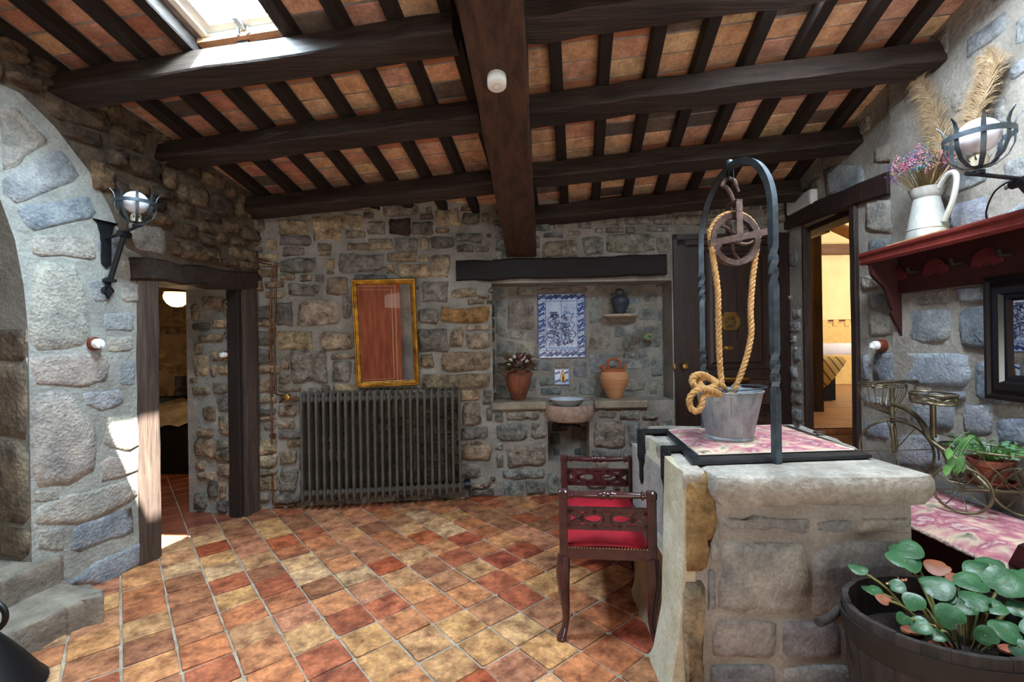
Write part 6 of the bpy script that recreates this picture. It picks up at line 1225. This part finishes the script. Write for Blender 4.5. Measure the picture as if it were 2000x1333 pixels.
LV = [(1771, 1072, 44, .25, 1.74, 0), (1766, 1094, 46, .38, 1.7, 0), (1676, 1111, 26, .25, 1.66, 0), (1830, 1107, 34, .3, 1.72, 1), (1912, 1113, 42, .28, 1.68, 0), (1962, 1137, 52, .6, 1.6, 0), (1896, 1136, 44, .3, 1.63, 0), (1704, 1152, 28, .22, 1.62, 0), (1830, 1146, 46, .38, 1.6, 0), (1785, 1176, 30, .7, 1.54, 0), (1855, 1204, 38, .85, 1.47, 0), (1764, 1209, 19, .9, 1.5, 0), (1797, 1222, 30, .5, 1.5, 0), (1926, 1243, 30, .95, 1.45, 0), (1966, 1232, 42, .5, 1.47, 0), (1905, 1172, 40, .35, 1.55, 0), (1995, 1190, 36, .4, 1.55, 0), (1885, 1185, 30, .5, 1.54, 0), (1940, 1185, 34, .3, 1.53, 0), (1752, 1145, 24, .5, 1.62, 0), (1845, 1165, 30, .3, 1.58, 0), (2010, 1130, 46, .5, 1.62, 0), (1990, 1265, 30, .6, 1.43, 0), (1830, 1240, 24, .5, 1.48, 0), (1870, 1130, 30, .3, 1.66, 1), (2030, 1230, 44, .5, 1.45, 0), (1935, 1102, 36, .35, 1.72, 0), (1725, 1170, 22, .4, 1.58, 1)]
for i, (px, py, rpx, tl_, yy, un) in enumerate(LV):
    c = aty(px, py, yy); rad_ = rpx / F_PX * yy * .62; tv = (EYEP - c).normalized(); n_ = (Z * (1 - tl_) + tv * tl_ + V((PR.uniform(-.2, .2), 0, 0))).normalized(); ex = n_.cross(Y).normalized() * -1; ey = n_.cross(ex); b_ = MB(); N_ = 18; vs = [c - n_ * rad_ * .1]; off = PR.uniform(0, 6.28)
    for k_, dz in ((.5, .04), (1, 0)):
        for j in range(N_): a = j * 6.283 / N_ + off; q = 1 + .06 * math.sin(a * 3 + i) - (.28 if j == 0 else .1 if j in (1, N_ - 1) else 0) * (k_ == 1); vs.append(c + (ex * math.cos(a) + ey * math.sin(a)) * rad_ * k_ * q + n_ * rad_ * (dz + .07 * math.sin(a * 2 + i) * k_ + (-.08 if k_ == 1 else 0)))
    b_.add(vs, [(0, 1 + j, 1 + (j + 1) % N_) for j in range(N_)] + [(1 + j, 1 + N_ + j, 1 + N_ + (j + 1) % N_, 1 + (j + 1) % N_) for j in range(N_)]); lf = b_.build('leaf', und if un else glm, bg, smooth=60); lf.visible_shadow = True
    bs0 = bc + V(((c.x - bc.x) * .35 + .04, (c.y - bc.y) * .35, bh - .1)); MB().tube(smoothpath([bs0, bs0.lerp(c, .55) + Z * .03, c - n_ * rad_ * .1], 4), [.0042] * 9, 6).build('stem', stm, bg)
fb_ = MB()
for i in range(22): c = aty(1750 + PR.gauss(0, 8), 1138 + PR.gauss(0, 3), 1.64); leaf(fb_, c, V((PR.gauss(0, 1), -.3, PR.gauss(.2, .7))), V((0, -.6, .8)), .014, .004)
stuff(fb_.build('flower_spray', mat('pink_buds', (196, 128, 106), rough=.6), bg))
for px, py in ((1782, 1232), (1820, 1229), (1975, 1270), (1838, 1262)): p_ = atz(px, py, bh - .115); tag(MB().ball(p_, .035, 8, 5, None, (1.2, .8, .35)).build('clay_shard', mat('broken_clay', (206, 128, 96), (186, 108, 80), rough=.8, scale=9)), {1782: 'broken terracotta shard on the tub soil at its near left', 1820: 'broken terracotta shard between the begonia stems', 1975: 'broken terracotta shard on the tub soil at its right', 1838: 'broken terracotta shard nearest the tub front'}[px], 'shard', 'terracotta shards')
